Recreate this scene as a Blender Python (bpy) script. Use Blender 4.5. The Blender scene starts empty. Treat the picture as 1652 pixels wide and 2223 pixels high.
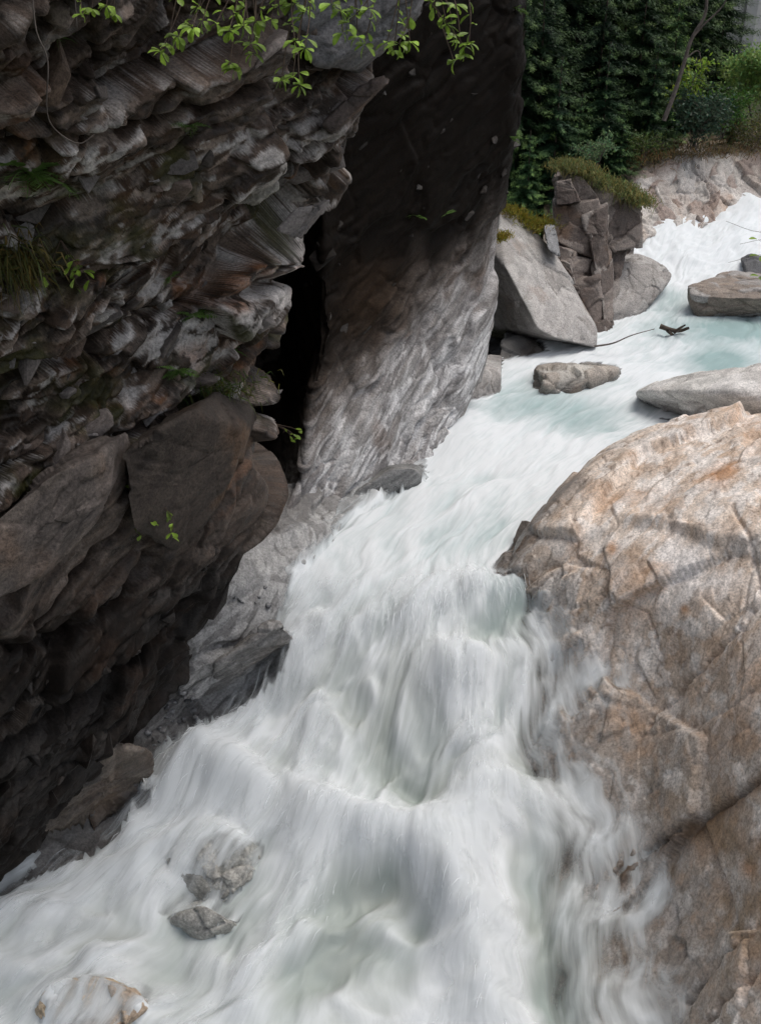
import bpy, bmesh, math, random
import numpy as np
from mathutils import Vector, Matrix
from mathutils.bvhtree import BVHTree

# ------------------------------------------------------------------ camera, sky, sun, exposure
SC = bpy.context.scene
COL = SC.collection
CAMZ, PITCH, HALF = 14.0, math.radians(27.0), math.radians(27.2)
T = math.tan(HALF)
cam = bpy.data.cameras.new('camera'); camo = bpy.data.objects.new('camera', cam); COL.objects.link(camo)
camo.location = (0, 0, CAMZ); camo.rotation_euler = (math.pi/2 - PITCH, 0, 0)
cam.sensor_fit = 'VERTICAL'; cam.sensor_height = 36.0; cam.sensor_width = 36.0*760/1024
cam.lens = 18.0/T; cam.clip_start = 0.1; cam.clip_end = 2000
SC.camera = camo

SUN_EL, SUN_AZ = math.radians(68), math.radians(66)      # azimuth measured from +Y towards +X
world = bpy.data.worlds.new('World'); SC.world = world; world.use_nodes = True
nt = world.node_tree; nt.nodes.clear()
sky = nt.nodes.new('ShaderNodeTexSky'); sky.sky_type = 'NISHITA'; sky.sun_disc = False
sky.sun_elevation = SUN_EL; sky.sun_rotation = SUN_AZ; sky.air_density = 1.0; sky.dust_density = 3.0
hs = nt.nodes.new('ShaderNodeHueSaturation'); hs.inputs['Saturation'].default_value = 0.42
bg = nt.nodes.new('ShaderNodeBackground'); bg.inputs['Strength'].default_value = 0.14
wo = nt.nodes.new('ShaderNodeOutputWorld')
nt.links.new(sky.outputs[0], hs.inputs['Color']); nt.links.new(hs.outputs[0], bg.inputs['Color'])
nt.links.new(bg.outputs[0], wo.inputs['Surface'])
sun = bpy.data.lights.new('sun', 'SUN'); sun.energy = 1.5; sun.angle = math.radians(40); sun.color = (1.0, 0.94, 0.86)
suno = bpy.data.objects.new('sun', sun); COL.objects.link(suno)
_sd = Vector((math.sin(SUN_AZ)*math.cos(SUN_EL), math.cos(SUN_AZ)*math.cos(SUN_EL), math.sin(SUN_EL)))
suno.rotation_euler = _sd.to_track_quat('Z', 'Y').to_euler()
SC.view_settings.view_transform = 'Standard'; SC.view_settings.look = 'None'
SC.view_settings.exposure = 0.18; SC.view_settings.gamma = 1.0; SC.view_settings.use_curve_mapping = False
SC.render.engine = 'CYCLES'
SC.cycles.max_bounces = 8; SC.cycles.transparent_max_bounces = 24; SC.cycles.diffuse_bounces = 4
SC.cycles.use_denoising = True; SC.cycles.use_adaptive_sampling = True; SC.cycles.adaptive_threshold = 0.03

# ------------------------------------------------------------------ helpers
K = 2*T/2223.0
cP, sP = math.cos(PITCH), math.sin(PITCH)
rng = np.random.default_rng(7); random.seed(7)
f32 = np.float32

def ray(px, py):
    u = (px-826.0)*K; v = (1111.5-py)*K
    return np.array([u, cP + sP*v, -sP + cP*v])
def W(px, py, Y):                     # world point on the sight line through a photo point, Y metres ahead
    d = ray(px, py); return np.array([0, 0, CAMZ]) + d*(Y/d[1])
def Z(px, py, z):                     # world point on the sight line at height z
    d = ray(px, py); return np.array([0, 0, CAMZ]) + d*((z-CAMZ)/d[2])
def proj(P):                          # world -> photo coordinates, used for surveying only
    q = P - np.array([0, 0, CAMZ]); w = q[..., 1]*cP - q[..., 2]*sP
    return 826 + q[..., 0]/w/K, 1111.5 - (q[..., 1]*sP + q[..., 2]*cP)/w/K

def _h(ix, iy, iz, seed):
    n = (ix.astype(np.uint32)*np.uint32(73856093)) ^ (iy.astype(np.uint32)*np.uint32(19349663)) ^ (iz.astype(np.uint32)*np.uint32(83492791)) ^ np.uint32(seed*2654435761 & 0xffffffff)
    n = (n ^ (n >> np.uint32(15)))*np.uint32(2246822519); n = (n ^ (n >> np.uint32(13)))*np.uint32(3266489917)
    return n ^ (n >> np.uint32(16))
def perlin(p, seed=0):
    p = p.astype(f32); i = np.floor(p).astype(np.int32); f = p - i
    w = f*f*f*(f*(f*6-15)+10); out = np.zeros(len(p), f32)
    for dx in (0, 1):
        wx = w[:, 0] if dx else 1-w[:, 0]
        for dy in (0, 1):
            wy = w[:, 1] if dy else 1-w[:, 1]
            for dz in (0, 1):
                wz = w[:, 2] if dz else 1-w[:, 2]
                n = _h(i[:, 0]+dx, i[:, 1]+dy, i[:, 2]+dz, seed)
                g = ((n & 255).astype(f32)/127.5-1)*(f[:, 0]-dx) + (((n >> 8) & 255).astype(f32)/127.5-1)*(f[:, 1]-dy) + (((n >> 16) & 255).astype(f32)/127.5-1)*(f[:, 2]-dz)
                out += g*wx*wy*wz
    return out
def fbm(p, oct=4, seed=0, gain=0.5):
    o = np.zeros(len(p), f32); a = 1.0
    for k in range(oct): o += a*perlin(p*(2.03**k), seed+k*11); a *= gain
    return o
def facets(p, seed=0, tilt=0.6):
    """voronoi facets: each cell a tilted plane; returns height in about -1..1, edge distance, cell random"""
    p = p.astype(f32); i = np.floor(p-0.5).astype(np.int32); n = len(p)
    f1 = np.full(n, 9, f32); f2 = np.full(n, 9, f32); h = np.zeros(n, f32); rid = np.zeros(n, f32)
    for dx in (0, 1):
        for dy in (0, 1):
            for dz in (0, 1):
                cx, cy, cz = i[:, 0]+dx, i[:, 1]+dy, i[:, 2]+dz
                r = _h(cx, cy, cz, seed); r2 = _h(cx, cy, cz, seed+101)
                vx = p[:, 0]-cx-0.12-(r & 1023).astype(f32)/1346; vy = p[:, 1]-cy-0.12-((r >> 10) & 1023).astype(f32)/1346; vz = p[:, 2]-cz-0.12-((r >> 20) & 1023).astype(f32)/1346
                d = np.sqrt(vx*vx+vy*vy+vz*vz)
                m = d < f1
                f2 = np.where(m, f1, np.minimum(f2, d)); f1 = np.where(m, d, f1)
                hh = ((r2 & 255).astype(f32)/127.5-1)*0.6 + tilt*(vx*((r2 >> 8 & 255).astype(f32)/127.5-1)+vy*((r2 >> 16 & 255).astype(f32)/127.5-1)+vz*((r2 >> 24 & 255).astype(f32)/127.5-1))
                h = np.where(m, hh, h); rid = np.where(m, (r2 & 1023).astype(f32)/1023, rid)
    return h, f2-f1, rid
def sstep(a, b, x): t = np.clip((x-a)/(b-a), 0, 1); return t*t*(3-2*t)

def cr(a, n):
    """Catmull-Rom through rows of a (k, ...) resampled at n"""
    a = np.asarray(a, float); k = len(a); t = np.linspace(0, k-1, n); i = np.minimum(t.astype(int), k-2); f = t-i
    f = f.reshape((-1,)+(1,)*(a.ndim-1)); ap = np.concatenate([2*a[:1]-a[1:2], a, 2*a[-1:]-a[-2:-1]])
    p0, p1, p2, p3 = ap[i], ap[i+1], ap[i+2], ap[i+3]
    return 0.5*(2*p1 + (p2-p0)*f + (2*p0-5*p1+4*p2-p3)*f*f + (3*p1-p0-3*p2+p3)*f**3)
def surf(net, nr, nc):
    net = np.asarray(net, float); return np.swapaxes(cr(np.swapaxes(cr(net, nr), 0, 1), nc), 0, 1)
def gridfaces(nr, nc):
    a = np.arange(nr*nc).reshape(nr, nc); return np.stack([a[:-1, :-1], a[1:, :-1], a[1:, 1:], a[:-1, 1:]], -1).reshape(-1, 4)
def gnormals(P):
    du = np.gradient(P, axis=1); dv = np.gradient(P, axis=0); n = np.cross(du, dv)
    return n/np.maximum(np.linalg.norm(n, axis=-1, keepdims=True), 1e-9)

def mesh_data(name, V, F, mat=None, col=None, attrs=None, smooth=True):
    me = bpy.data.meshes.new(name); V = np.asarray(V, f32); F = np.asarray(F, np.int32); m, k = F.shape
    me.vertices.add(len(V)); me.vertices.foreach_set('co', V.ravel())
    me.loops.add(m*k); me.loops.foreach_set('vertex_index', F.ravel())
    me.polygons.add(m); me.polygons.foreach_set('loop_start', np.arange(0, m*k, k, dtype=np.int32))
    me.polygons.foreach_set('use_smooth', np.full(m, smooth))
    me.update(calc_edges=True)
    if col is not None:
        a = me.color_attributes.new('Col', 'FLOAT_COLOR', 'POINT'); c = np.ones((len(V), 4), f32); c[:, :3] = col; a.data.foreach_set('color', c.ravel())
    for n_, v in (attrs or {}).items():
        v = np.asarray(v, f32)
        if v.ndim == 1: me.attributes.new(n_, 'FLOAT', 'POINT').data.foreach_set('value', v)
        else: me.attributes.new(n_, 'FLOAT_VECTOR', 'POINT').data.foreach_set('vector', v.ravel())
    if mat: me.materials.append(mat)
    return me
def tag(o, label=None, cat=None, group=None, kind=None):
    for k_, v in (('label', label), ('category', cat), ('group', group), ('kind', kind)):
        if v: o[k_] = v
    return o
def link(name, me, parent=None, loc=None):
    o = bpy.data.objects.new(name, me); COL.objects.link(o)
    if parent: o.parent = parent
    if loc is not None: o.location = loc
    return o
def empty(name, loc=(0, 0, 0)):
    o = bpy.data.objects.new(name, None); COL.objects.link(o); o.location = loc; return o
def mk(name, V, F, mat, parent=None, base=None, **kw):
    """mesh object whose origin sits at base (world); vertices given in world space"""
    V = np.asarray(V, float); b = np.zeros(3) if base is None else np.asarray(base, float)
    me = mesh_data(name, V-b, F, mat, **kw)
    pl = np.array(parent.location) if parent else np.zeros(3)
    return link(name, me, parent, b-pl)
def basept(V):
    return np.array([V[:, 0].mean(), V[:, 1].mean(), V[:, 2].min()])

# strata frame of the schist: beds rise to the right along the gorge
_d = Vector((0.77, 0.63, 0)).normalized()
S1 = (_d*math.cos(math.radians(27)) + Vector((0, 0, math.sin(math.radians(27))))).normalized()
S3 = S1.cross(Vector((0.6, -0.75, -0.35)).normalized()).normalized(); S3 = -S3 if S3.z < 0 else S3
S2 = S3.cross(S1).normalized()
FR = np.array([S1, S2, S3]).T        # world -> strata: P @ FR
_e = Vector((0.62, 0.60, 0.50)).normalized(); _n = Vector((-0.45, -0.40, 0.80)).normalized(); R3_ = _e.cross(_n).normalized(); R2_ = R3_.cross(_e).normalized()
FRR = np.array([_e, R2_, R3_]).T     # joint frame of the right hand rock

# ------------------------------------------------------------------ materials
def newmat(name):
    m = bpy.data.materials.new(name); m.use_nodes = True; t = m.node_tree; t.nodes.clear()
    return m, t, t.nodes, t.links
def N(t, typ, **kw):
    n = t.nodes.new(typ)
    for k_, v in kw.items():
        if k_ in n.inputs: n.inputs[k_].default_value = v
        else: setattr(n, k_, v)
    return n
def ramp(t, fac, stops):
    r = t.nodes.new('ShaderNodeValToRGB'); e = r.color_ramp.elements
    while len(e) < len(stops): e.new(0.5)
    for el, (p, c) in zip(e, stops): el.position = p; el.color = (c, c, c, 1) if not isinstance(c, tuple) else c+(1,)
    t.links.new(fac, r.inputs[0]); return r.outputs[0]
def mixc(t, typ, fac, a, b):
    m = t.nodes.new('ShaderNodeMix'); m.data_type = 'RGBA'; m.blend_type = typ
    for s, v in ((m.inputs[0], fac), (m.inputs[6], a), (m.inputs[7], b)):
        if isinstance(v, (int, float)): s.default_value = v
        elif isinstance(v, tuple): s.default_value = v+(1,)
        else: t.links.new(v, s)
    return m.outputs[2]

def rockmat(name, rough=(0.45, 0.85), bump=0.5, bdist=0.03, streak=6.0, solid=None, scale=1.0, lum=(0.55, 1.45), spec=0.4, frame=None):
    m, t, n, l = newmat(name)
    out = N(t, 'ShaderNodeOutputMaterial'); b = N(t, 'ShaderNodeBsdfPrincipled'); l.new(b.outputs[0], out.inputs[0])
    tc = N(t, 'ShaderNodeNewGeometry')
    rot = N(t, 'ShaderNodeMapping'); e = Matrix(frame or (S1, S2, S3)).to_euler(); rot.inputs['Rotation'].default_value = e
    l.new(tc.outputs['Position'], rot.inputs['Vector'])
    st = N(t, 'ShaderNodeMapping'); st.inputs['Scale'].default_value = (1.0*scale, 1.0*scale, streak*scale); l.new(rot.outputs[0], st.inputs['Vector'])
    if solid is None:
        c = N(t, 'ShaderNodeAttribute', attribute_name='Col').outputs['Color']
    else:
        oi = N(t, 'ShaderNodeObjectInfo'); c = ramp(t, oi.outputs['Random'], [(i/(len(solid)-1), s) for i, s in enumerate(solid)])
    n1 = N(t, 'ShaderNodeTexNoise', Scale=2.2, Detail=4.0, Roughness=0.65, Distortion=0.5); l.new(st.outputs[0], n1.inputs['Vector'])
    n2 = N(t, 'ShaderNodeTexNoise', Scale=22.0*scale, Detail=3.0, Roughness=0.75); l.new(tc.outputs['Position'], n2.inputs['Vector'])
    c = mixc(t, 'MULTIPLY', 1.0, c, ramp(t, n1.outputs[0], [(0.3, lum[0]), (0.5, 1.0), (0.72, lum[1])]))
    c = mixc(t, 'MULTIPLY', 1.0, c, ramp(t, n2.outputs[0], [(0.3, 0.55), (0.5, 1.0), (0.7, 1.4)]))
    l.new(c, b.inputs['Base Color'])
    mr = N(t, 'ShaderNodeMapRange'); mr.inputs['From Min'].default_value = 0.35; mr.inputs['From Max'].default_value = 0.65
    mr.inputs['To Min'].default_value = rough[0]; mr.inputs['To Max'].default_value = rough[1]
    l.new(n1.outputs[0], mr.inputs['Value'])
    dm = N(t, 'ShaderNodeAttribute', attribute_name='damp'); rm = N(t, 'ShaderNodeMath', operation='MULTIPLY_ADD'); l.new(dm.outputs['Fac'], rm.inputs[0]); rm.inputs[1].default_value = -0.4; l.new(mr.outputs[0], rm.inputs[2])
    l.new(rm.outputs[0], b.inputs['Roughness']); b.inputs['Specular IOR Level'].default_value = spec
    ad = N(t, 'ShaderNodeMath', operation='MULTIPLY_ADD'); l.new(n1.outputs[0], ad.inputs[0]); ad.inputs[1].default_value = 1.3; l.new(n2.outputs[0], ad.inputs[2])
    bp = N(t, 'ShaderNodeBump', Strength=bump, Distance=bdist); l.new(ad.outputs[0], bp.inputs['Height']); l.new(bp.outputs[0], b.inputs['Normal'])
    return m

M = {}
M['cliff'] = rockmat('cliff_schist', rough=(0.55, 0.9), bump=0.55, bdist=0.03, streak=2.0, spec=0.22)
M['dark'] = rockmat('wet_dark_schist', rough=(0.5, 0.8), bump=0.5, bdist=0.03, streak=4.0, spec=0.05)
M['wet'] = rockmat('wet_grey_schist', rough=(0.3, 0.6), bump=0.5, bdist=0.03, streak=4.0, spec=0.4)
M['tan'] = rockmat('tan_gneiss', rough=(0.5, 0.85), bump=0.45, bdist=0.03, streak=3.0, lum=(0.75, 1.25), frame=(_e, R2_, R3_))
M['boulder'] = rockmat('grey_boulder', rough=(0.55, 0.9), bump=0.45, bdist=0.04, streak=3.0, lum=(0.75, 1.25))
M['slab'] = rockmat('loose_slab', rough=(0.5, 0.85), bump=0.5, bdist=0.03, streak=2.0, spec=0.2, solid=[(0.06, 0.05, 0.044), (0.13, 0.115, 0.107), (0.30, 0.28, 0.27), (0.12, 0.075, 0.05), (0.18, 0.16, 0.15)])
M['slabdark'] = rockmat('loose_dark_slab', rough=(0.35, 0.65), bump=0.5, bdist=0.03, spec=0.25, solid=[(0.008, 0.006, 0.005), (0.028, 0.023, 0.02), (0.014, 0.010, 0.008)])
M['pebble'] = rockmat('wet_stone', rough=(0.25, 0.5), bump=0.3, bdist=0.02, solid=[(0.10, 0.10, 0.105), (0.19, 0.19, 0.195), (0.13, 0.125, 0.125)])

def plainmat(name, c, rough=0.6, var=0.3, scale=8.0, rnd=0.0, trans=0.0, spec=0.3):
    m, t, n, l = newmat(name)
    out = N(t, 'ShaderNodeOutputMaterial'); b = N(t, 'ShaderNodeBsdfPrincipled', Roughness=rough); b.inputs['Specular IOR Level'].default_value = spec
    no = N(t, 'ShaderNodeTexNoise', Scale=scale, Detail=4.0); g = N(t, 'ShaderNodeNewGeometry'); l.new(g.outputs['Position'], no.inputs['Vector'])
    cc = mixc(t, 'MULTIPLY', 1.0, c, ramp(t, no.outputs[0], [(0.3, 1-var), (0.7, 1+var)]))
    if rnd:
        oi = N(t, 'ShaderNodeObjectInfo'); cc = mixc(t, 'MULTIPLY', 1.0, cc, ramp(t, oi.outputs['Random'], [(0, 1-rnd), (1, 1+rnd)]))
    l.new(cc, b.inputs['Base Color'])
    if trans:
        tr = N(t, 'ShaderNodeBsdfTranslucent'); l.new(cc, tr.inputs[0]); mx = N(t, 'ShaderNodeMixShader'); mx.inputs[0].default_value = trans
        l.new(b.outputs[0], mx.inputs[1]); l.new(tr.outputs[0], mx.inputs[2]); l.new(mx.outputs[0], out.inputs[0])
    else: l.new(b.outputs[0], out.inputs[0])
    return m
def leafmat(name, rough=0.5, trans=0.35):
    """foliage colour from the Col attribute of each leaf"""
    m, t, n, l = newmat(name)
    out = N(t, 'ShaderNodeOutputMaterial'); b = N(t, 'ShaderNodeBsdfPrincipled', Roughness=rough); b.inputs['Specular IOR Level'].default_value = 0.25
    a = N(t, 'ShaderNodeAttribute', attribute_name='Col'); oi = N(t, 'ShaderNodeObjectInfo')
    cc = mixc(t, 'MULTIPLY', 1.0, a.outputs['Color'], ramp(t, oi.outputs['Random'], [(0, (0.7, 0.75, 0.75)), (0.5, (1.0, 1.0, 0.9)), (1, (1.5, 1.4, 1.05))])); l.new(cc, b.inputs['Base Color'])
    tr = N(t, 'ShaderNodeBsdfTranslucent'); l.new(cc, tr.inputs[0]); mx = N(t, 'ShaderNodeMixShader'); mx.inputs[0].default_value = trans
    l.new(b.outputs[0], mx.inputs[1]); l.new(tr.outputs[0], mx.inputs[2]); l.new(mx.outputs[0], out.inputs[0]); return m
M['needles'] = leafmat('spruce_needles', 0.6, 0.15)
M['foliage'] = leafmat('broad_foliage', 0.5, 0.35)
M['leaf'] = plainmat('fresh_leaf', (0.23, 0.35, 0.05), 0.4, 0.45, 14.0, 0.5, 0.4)
M['bark'] = plainmat('bark', (0.075, 0.058, 0.045), 0.85, 0.5, 6.0)
M['greybark'] = plainmat('grey_bark', (0.12, 0.10, 0.088), 0.85, 0.4, 6.0)
M['twig'] = plainmat('twig_bark', (0.08, 0.055, 0.04), 0.8, 0.4, 20.0)
M['soil'] = plainmat('forest_floor', (0.035, 0.04, 0.018), 0.95, 0.6, 1.5)
M['render'] = plainmat('pale_render', (0.70, 0.68, 0.66), 0.8, 0.06, 1.0)
M['column'] = plainmat('grey_render', (0.50, 0.49, 0.48), 0.8, 0.08, 1.0)
M['glass'] = plainmat('dark_glass', (0.03, 0.035, 0.04), 0.08, 0.1, 1.0, spec=0.6)
M['bed'] = rockmat('river_bed', solid=[(0.16, 0.15, 0.135), (0.16, 0.15, 0.135)])

# ------------------------------------------------------------------ rock displacement
def rock_h(P, a1=0.5, a2=0.2, a3=0.07, s=1.0, seed=0, flat=2.6, warp=0.35, crack=0.5, cw=1.0, ridge=1.0, frame=None):
    q = (P @ (FR if frame is None else frame)).astype(f32)
    w = np.stack([fbm(q*0.5*s, 3, seed+1), fbm(q*0.5*s+17, 3, seed+2), fbm(q*0.5*s+31, 3, seed+3)], 1)
    q = q + w*warp/s
    an = np.array([1, 1, flat], f32)
    h1, e1, r1 = facets(q*an*0.33*s, seed+5, 0.9); h2, e2, r2 = facets(q*an*np.array([1, 1, 1.2], f32)*1.0*s+5, seed+6, 0.9)
    h3, e3, r3 = facets(q*an*np.array([0.8, 1, 1.3], f32)*3.0*s+9, seed+7, 0.8)
    z1 = sstep(-0.35, 0.45, fbm(q*0.45*s+40, 3, seed+12)); z2 = sstep(-0.4, 0.35, fbm(q*0.9*s+60, 2, seed+13))
    m2 = 0.30+1.2*z1; m3 = (0.12+1.4*z2)*(0.45+0.8*z1)
    h = a1*h1 + a2*h2*m2 + a3*h3*m3
    h -= crack*(a1*0.35*np.exp(-e1/(0.03*cw)) + a2*m2*np.exp(-e2/(0.05*cw)) + a3*m3*0.8*np.exp(-e3/(0.08*cw)))
    rg = np.abs(fbm(q*an*np.array([0.7, 1, 1], f32)*1.7*s, 4, seed+14, 0.6))
    h += -0.5*ridge*a2*rg*m2 + 0.45*a3*fbm(q*an*7*s, 3, seed+8, 0.65) + 0.5*a1*fbm(q*0.25*s, 2, seed+9)
    return h, r1, r2, r3

def gblur(h, nr, nc, n=2):
    """weather the broken edges a little so that steps keep clean faces"""
    a = h.reshape(nr, nc)
    for _ in range(n):
        p = np.pad(a, 1, mode='edge'); a = (p[:-2, 1:-1]+2*p[1:-1, 1:-1]+p[2:, 1:-1])/4; p = np.pad(a, 1, mode='edge'); a = (p[1:-1, :-2]+2*p[1:-1, 1:-1]+p[1:-1, 2:])/4
    return a.ravel()
def polydist(px, py, pts):
    d = np.full(px.shape, 1e9)
    for (x0, y0), (x1, y1) in zip(pts[:-1], pts[1:]):
        vx, vy = x1-x0, y1-y0; t = np.clip(((px-x0)*vx+(py-y0)*vy)/(vx*vx+vy*vy+1e-9), 0, 1)
        d = np.minimum(d, np.hypot(px-x0-t*vx, py-y0-t*vy))
    return d
def unit(v): return v/(np.linalg.norm(v, axis=-1, keepdims=True)+1e-9)
def lerp3(a, b, f): return a + (b-a)*f[:, None]
def palette(r, cols):
    c = np.array(cols); i = np.minimum((r*len(c)).astype(int), len(c)-1); return c[i]

# ================================================================== LEFT CLIFF
edgeA = [(-700, 1040, 17.1), (-400, 1020, 17), (-150, 965, 16.8), (0, 915, 16.6), (90, 850, 16.5), (180, 815, 16.5), (280, 778, 16.5), (370, 735, 16.5), (450, 665, 16.5), (550, 590, 16.4), (680, 600, 16.3), (800, 560, 16.2),
         (930, 550, 16.1), (1050, 555, 15.9), (1180, 525, 15.7), (1330, 462, 15.2), (1480, 390, 14.5), (1610, 275, 13.7), (1740, 140, 13.0), (1860, 0, 12.4), (2000, -200, 11.8)]
net = []
for i, (py, ex, ey) in enumerate(edgeA):
    row = []; ex -= 22 if 300 < py < 1300 else 8
    for px in (-600, -220, 0.0, 0.2, 0.4, 0.6, 0.8, 0.93):
        x = px if abs(px) > 1 else (ex-40)*px if ex > 200 else -200+(ex+160)*px
        if abs(px) <= 1 and ex <= 200: x = -200+20+(ex+180)*(px*0.95+0.04)
        Y = ey - 0.0055*(ex-x) - 0.35*math.sin(max(0, min(1, (ex-x)/max(ex+200, 200)))*math.pi)
        row.append(W(x, py, Y))
    row.append(W(ex, py, ey+0.35)); row.append(W(ex-25, py+5, ey+1.5)); row.append(W(ex-220, py+5, ey+4.5))
    net.append(row)
NR, NC = 660, 470
P = surf(net, NR, NC); n = -gnormals(P); Pf = P.reshape(-1, 3); nf = n.reshape(-1, 3)
if (nf[(NR//2)*NC+NC//3] @ np.array([0, -1, 0])) < 0: nf = -nf
px, py = proj(Pf)
# smooth-faced big blocks low on the cliff
LOW = sstep(1280, 1500, py+0.5*px)
blocks = sstep(0, 60, 1e-3+py-np.interp(px, [-900, 0, 230, 430, 560], [1330, 1130, 965, 885, 890]))*(1-sstep(1150, 1420, py+0.45*px-150))
h, r1, r2, r3 = rock_h(Pf, 0.60*(1-0.5*LOW), 0.30*(1-0.75*blocks)*(1-0.4*LOW), 0.085*(1-0.7*blocks), seed=3, s=0.9, warp=0.4, crack=1.0, cw=0.5, ridge=0.9, flat=3.0)
h += 0.2*blocks
for ln, w, dp in (([(-200, 1290), (0, 1130), (120, 1040), (235, 960), (420, 885), (560, 885)], 13, 0.55), ([(235, 960), (262, 1060), (230, 1130), (140, 1240), (60, 1350)], 9, 0.35),
                  ([(-100, 1480), (0, 1395), (130, 1390), (240, 1290), (300, 1200)], 14, 0.45), ([(-100, 330), (150, 290), (330, 270), (520, 190), (700, 120)], 12, 0.35),
                  ([(-100, 880), (100, 800), (330, 700), (480, 640), (600, 600)], 14, 0.4), ([(0, 1660), (180, 1540), (330, 1400), (400, 1300)], 16, 0.5),
                  ([(0, 620), (160, 600), (300, 520), (480, 430), (640, 420)], 12, 0.3)):
    wob = 18*perlin(np.stack([px/60, py/60, 0*px], 1), 77)
    h -= dp*np.exp(-(polydist(px+wob, py+wob, ln)/w)**2)
h = gblur(h, NR, NC, 1)
Pd = Pf + nf*h[:, None]
c = palette((r2*0.6+r1*0.4+r3*0.3) % 1, [(0.075, 0.062, 0.056), (0.15, 0.13, 0.12), (0.05, 0.040, 0.034), (0.20, 0.18, 0.17), (0.09, 0.072, 0.062), (0.28, 0.262, 0.255), (0.085, 0.06, 0.045)])
pale = sstep(-0.05, 0.35, fbm(Pd*0.35+3, 3, 41))*(1-blocks)
qs = Pd @ FR; c = c*np.array([0.92, 0.78, 0.67])
band = fbm(qs*np.array([0.5, 0.7, 1.6]), 4, 45, 0.6); patch = fbm(qs*np.array([1.6, 1.8, 4.2])+3, 4, 46, 0.65)
c = lerp3(c, np.array([0.52, 0.49, 0.47]), sstep(0.02, 0.22, patch+0.45*(pale-0.45)+0.3*band)*0.85*(1-0.75*blocks))
c = lerp3(c, np.array([0.03, 0.024, 0.02]), sstep(0.05, 0.3, -patch-0.35*band)*0.7)
rust = sstep(0.15, 0.5, fbm(Pd*0.6+7, 4, 42)+0.35*np.exp(-(((px-450)/90)**2+((py-600)/60)**2))); c = lerp3(c, np.array([0.28, 0.12, 0.05]), rust*0.8*sstep(-0.3, 0.15, patch))
c = lerp3(c, np.array([0.085, 0.066, 0.055]), blocks*0.7)
low = sstep(1280, 1500, py+0.5*px); c = lerp3(c, np.array([0.009, 0.0065, 0.005]), low*0.95)  # lower cliff near black: wet rock, with overhang shade put into the colour
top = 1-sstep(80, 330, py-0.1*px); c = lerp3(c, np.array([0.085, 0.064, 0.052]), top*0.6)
moss = sstep(0.12, 0.3, fbm(Pd*0.8+13, 4, 43)-0.1 + 0.35*np.clip(nf[:, 2]*0, 0, 1))*sstep(250, 500, py)*(1-sstep(900, 1200, py))
for mx_, my_, mr_ in ((30, 740, 60), (200, 870, 90), (370, 350, 60), (150, 560, 90), (60, 1060, 60), (430, 830, 70), (250, 480, 60)): moss = np.maximum(moss, 0.95*np.exp(-(((px-mx_)**2+(py-my_)**2)/mr_**2)**2)*sstep(-0.25, 0.2, fbm(Pd*2.0, 3, 44)))
c = lerp3(c, np.array([0.045, 0.046, 0.012]), moss*0.85)
dampA = np.clip(sstep(-0.05, 0.25, -patch-0.2*band)*0.9*(1-LOW), 0, 1); c = c*(1-0.30*dampA[:, None])*0.92
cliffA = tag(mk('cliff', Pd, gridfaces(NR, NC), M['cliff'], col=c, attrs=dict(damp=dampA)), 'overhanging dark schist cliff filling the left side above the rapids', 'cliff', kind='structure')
A_P, A_n, A_px, A_py, A_low = Pd, nf, px, py, low

# ================================================================== CLIFF BEHIND (dark above, pale grey below)
rows = [((720, -900, 22.8), (1190, -900, 27)), ((720, -500, 22.5), (1175, -500, 27)), ((710, -150, 22.5), (1150, -150, 27)), ((700, 0, 22.5), (1132, 0, 27)), ((695, 200, 22.5), (1125, 160, 27)), ((690, 420, 22.3), (1106, 330, 27.2)), ((690, 600, 22), (1086, 480, 27.2)),
        ((690, 740, 21.6), (1064, 640, 27)), ((665, 870, 21), (1052, 750, 26.6)), ((655, 980, 20.4), (1010, 880, 25.5)), ((640, 1060, 20), (966, 950, 24.5)), ((592, 1140, 19.6), (918, 1012, 23.4)), ((575, 1145, 20.6), (890, 1015, 24.6)), ((570, 1140, 23), (880, 1000, 27))]
net = []
for (lx, ly, lY), (rx, ry, rY) in rows:
    row = [W(lx-160, ly, lY+5), W(lx-60, ly, lY+3), W(lx-5, ly, lY+0.9)]
    for f in (0.02, 0.12, 0.3, 0.5, 0.7, 0.88, 0.98):
        row.append(W(lx+(rx-lx)*f, ly+(ry-ly)*f, lY+(rY-lY)*f - 0.5*math.sin(f*math.pi)))
    row += [W(rx+2, ry, rY+0.8), W(rx-20, ry, rY+2.2), W(rx-120, ry, rY+5), W(rx-260, ry, rY+9)]
    net.append(row)
NR, NC = 480, 340
P = surf(net, NR, NC); nf = gnormals(P).reshape(-1, 3); Pf = P.reshape(-1, 3)
if (nf[(NR//2)*NC+NC//2] @ np.array([0.5, -1, 0])) < 0: nf = -nf
px, py = proj(Pf)
h, r1, r2, r3 = rock_h(Pf, 0.20, 0.12*(0.25+1.1*sstep(-0.35, 0.4, fbm(Pf*0.5, 2, 54))), 0.045*sstep(-0.3, 0.3, fbm(Pf*0.7+9, 2, 55))+0.008, seed=21, s=0.65, flat=3.6, warp=0.45, ridge=1.0, crack=0.9, cw=0.6)
h += 0.05*fbm((Pf@FR)*np.array([0.5, 0.8, 5.0]), 4, 56, 0.6)
h = gblur(h, NR, NC, 1)
Pd = Pf + nf*h[:, None]
c = palette((r2*0.7+r3*0.4) % 1, [(0.38, 0.375, 0.375), (0.47, 0.46, 0.46), (0.27, 0.26, 0.26), (0.54, 0.53, 0.53), (0.34, 0.33, 0.325)])
c = lerp3(c, np.array([0.14, 0.09, 0.06]), sstep(0.15, 0.5, fbm(Pd*0.7, 4, 51))*0.5)
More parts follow.
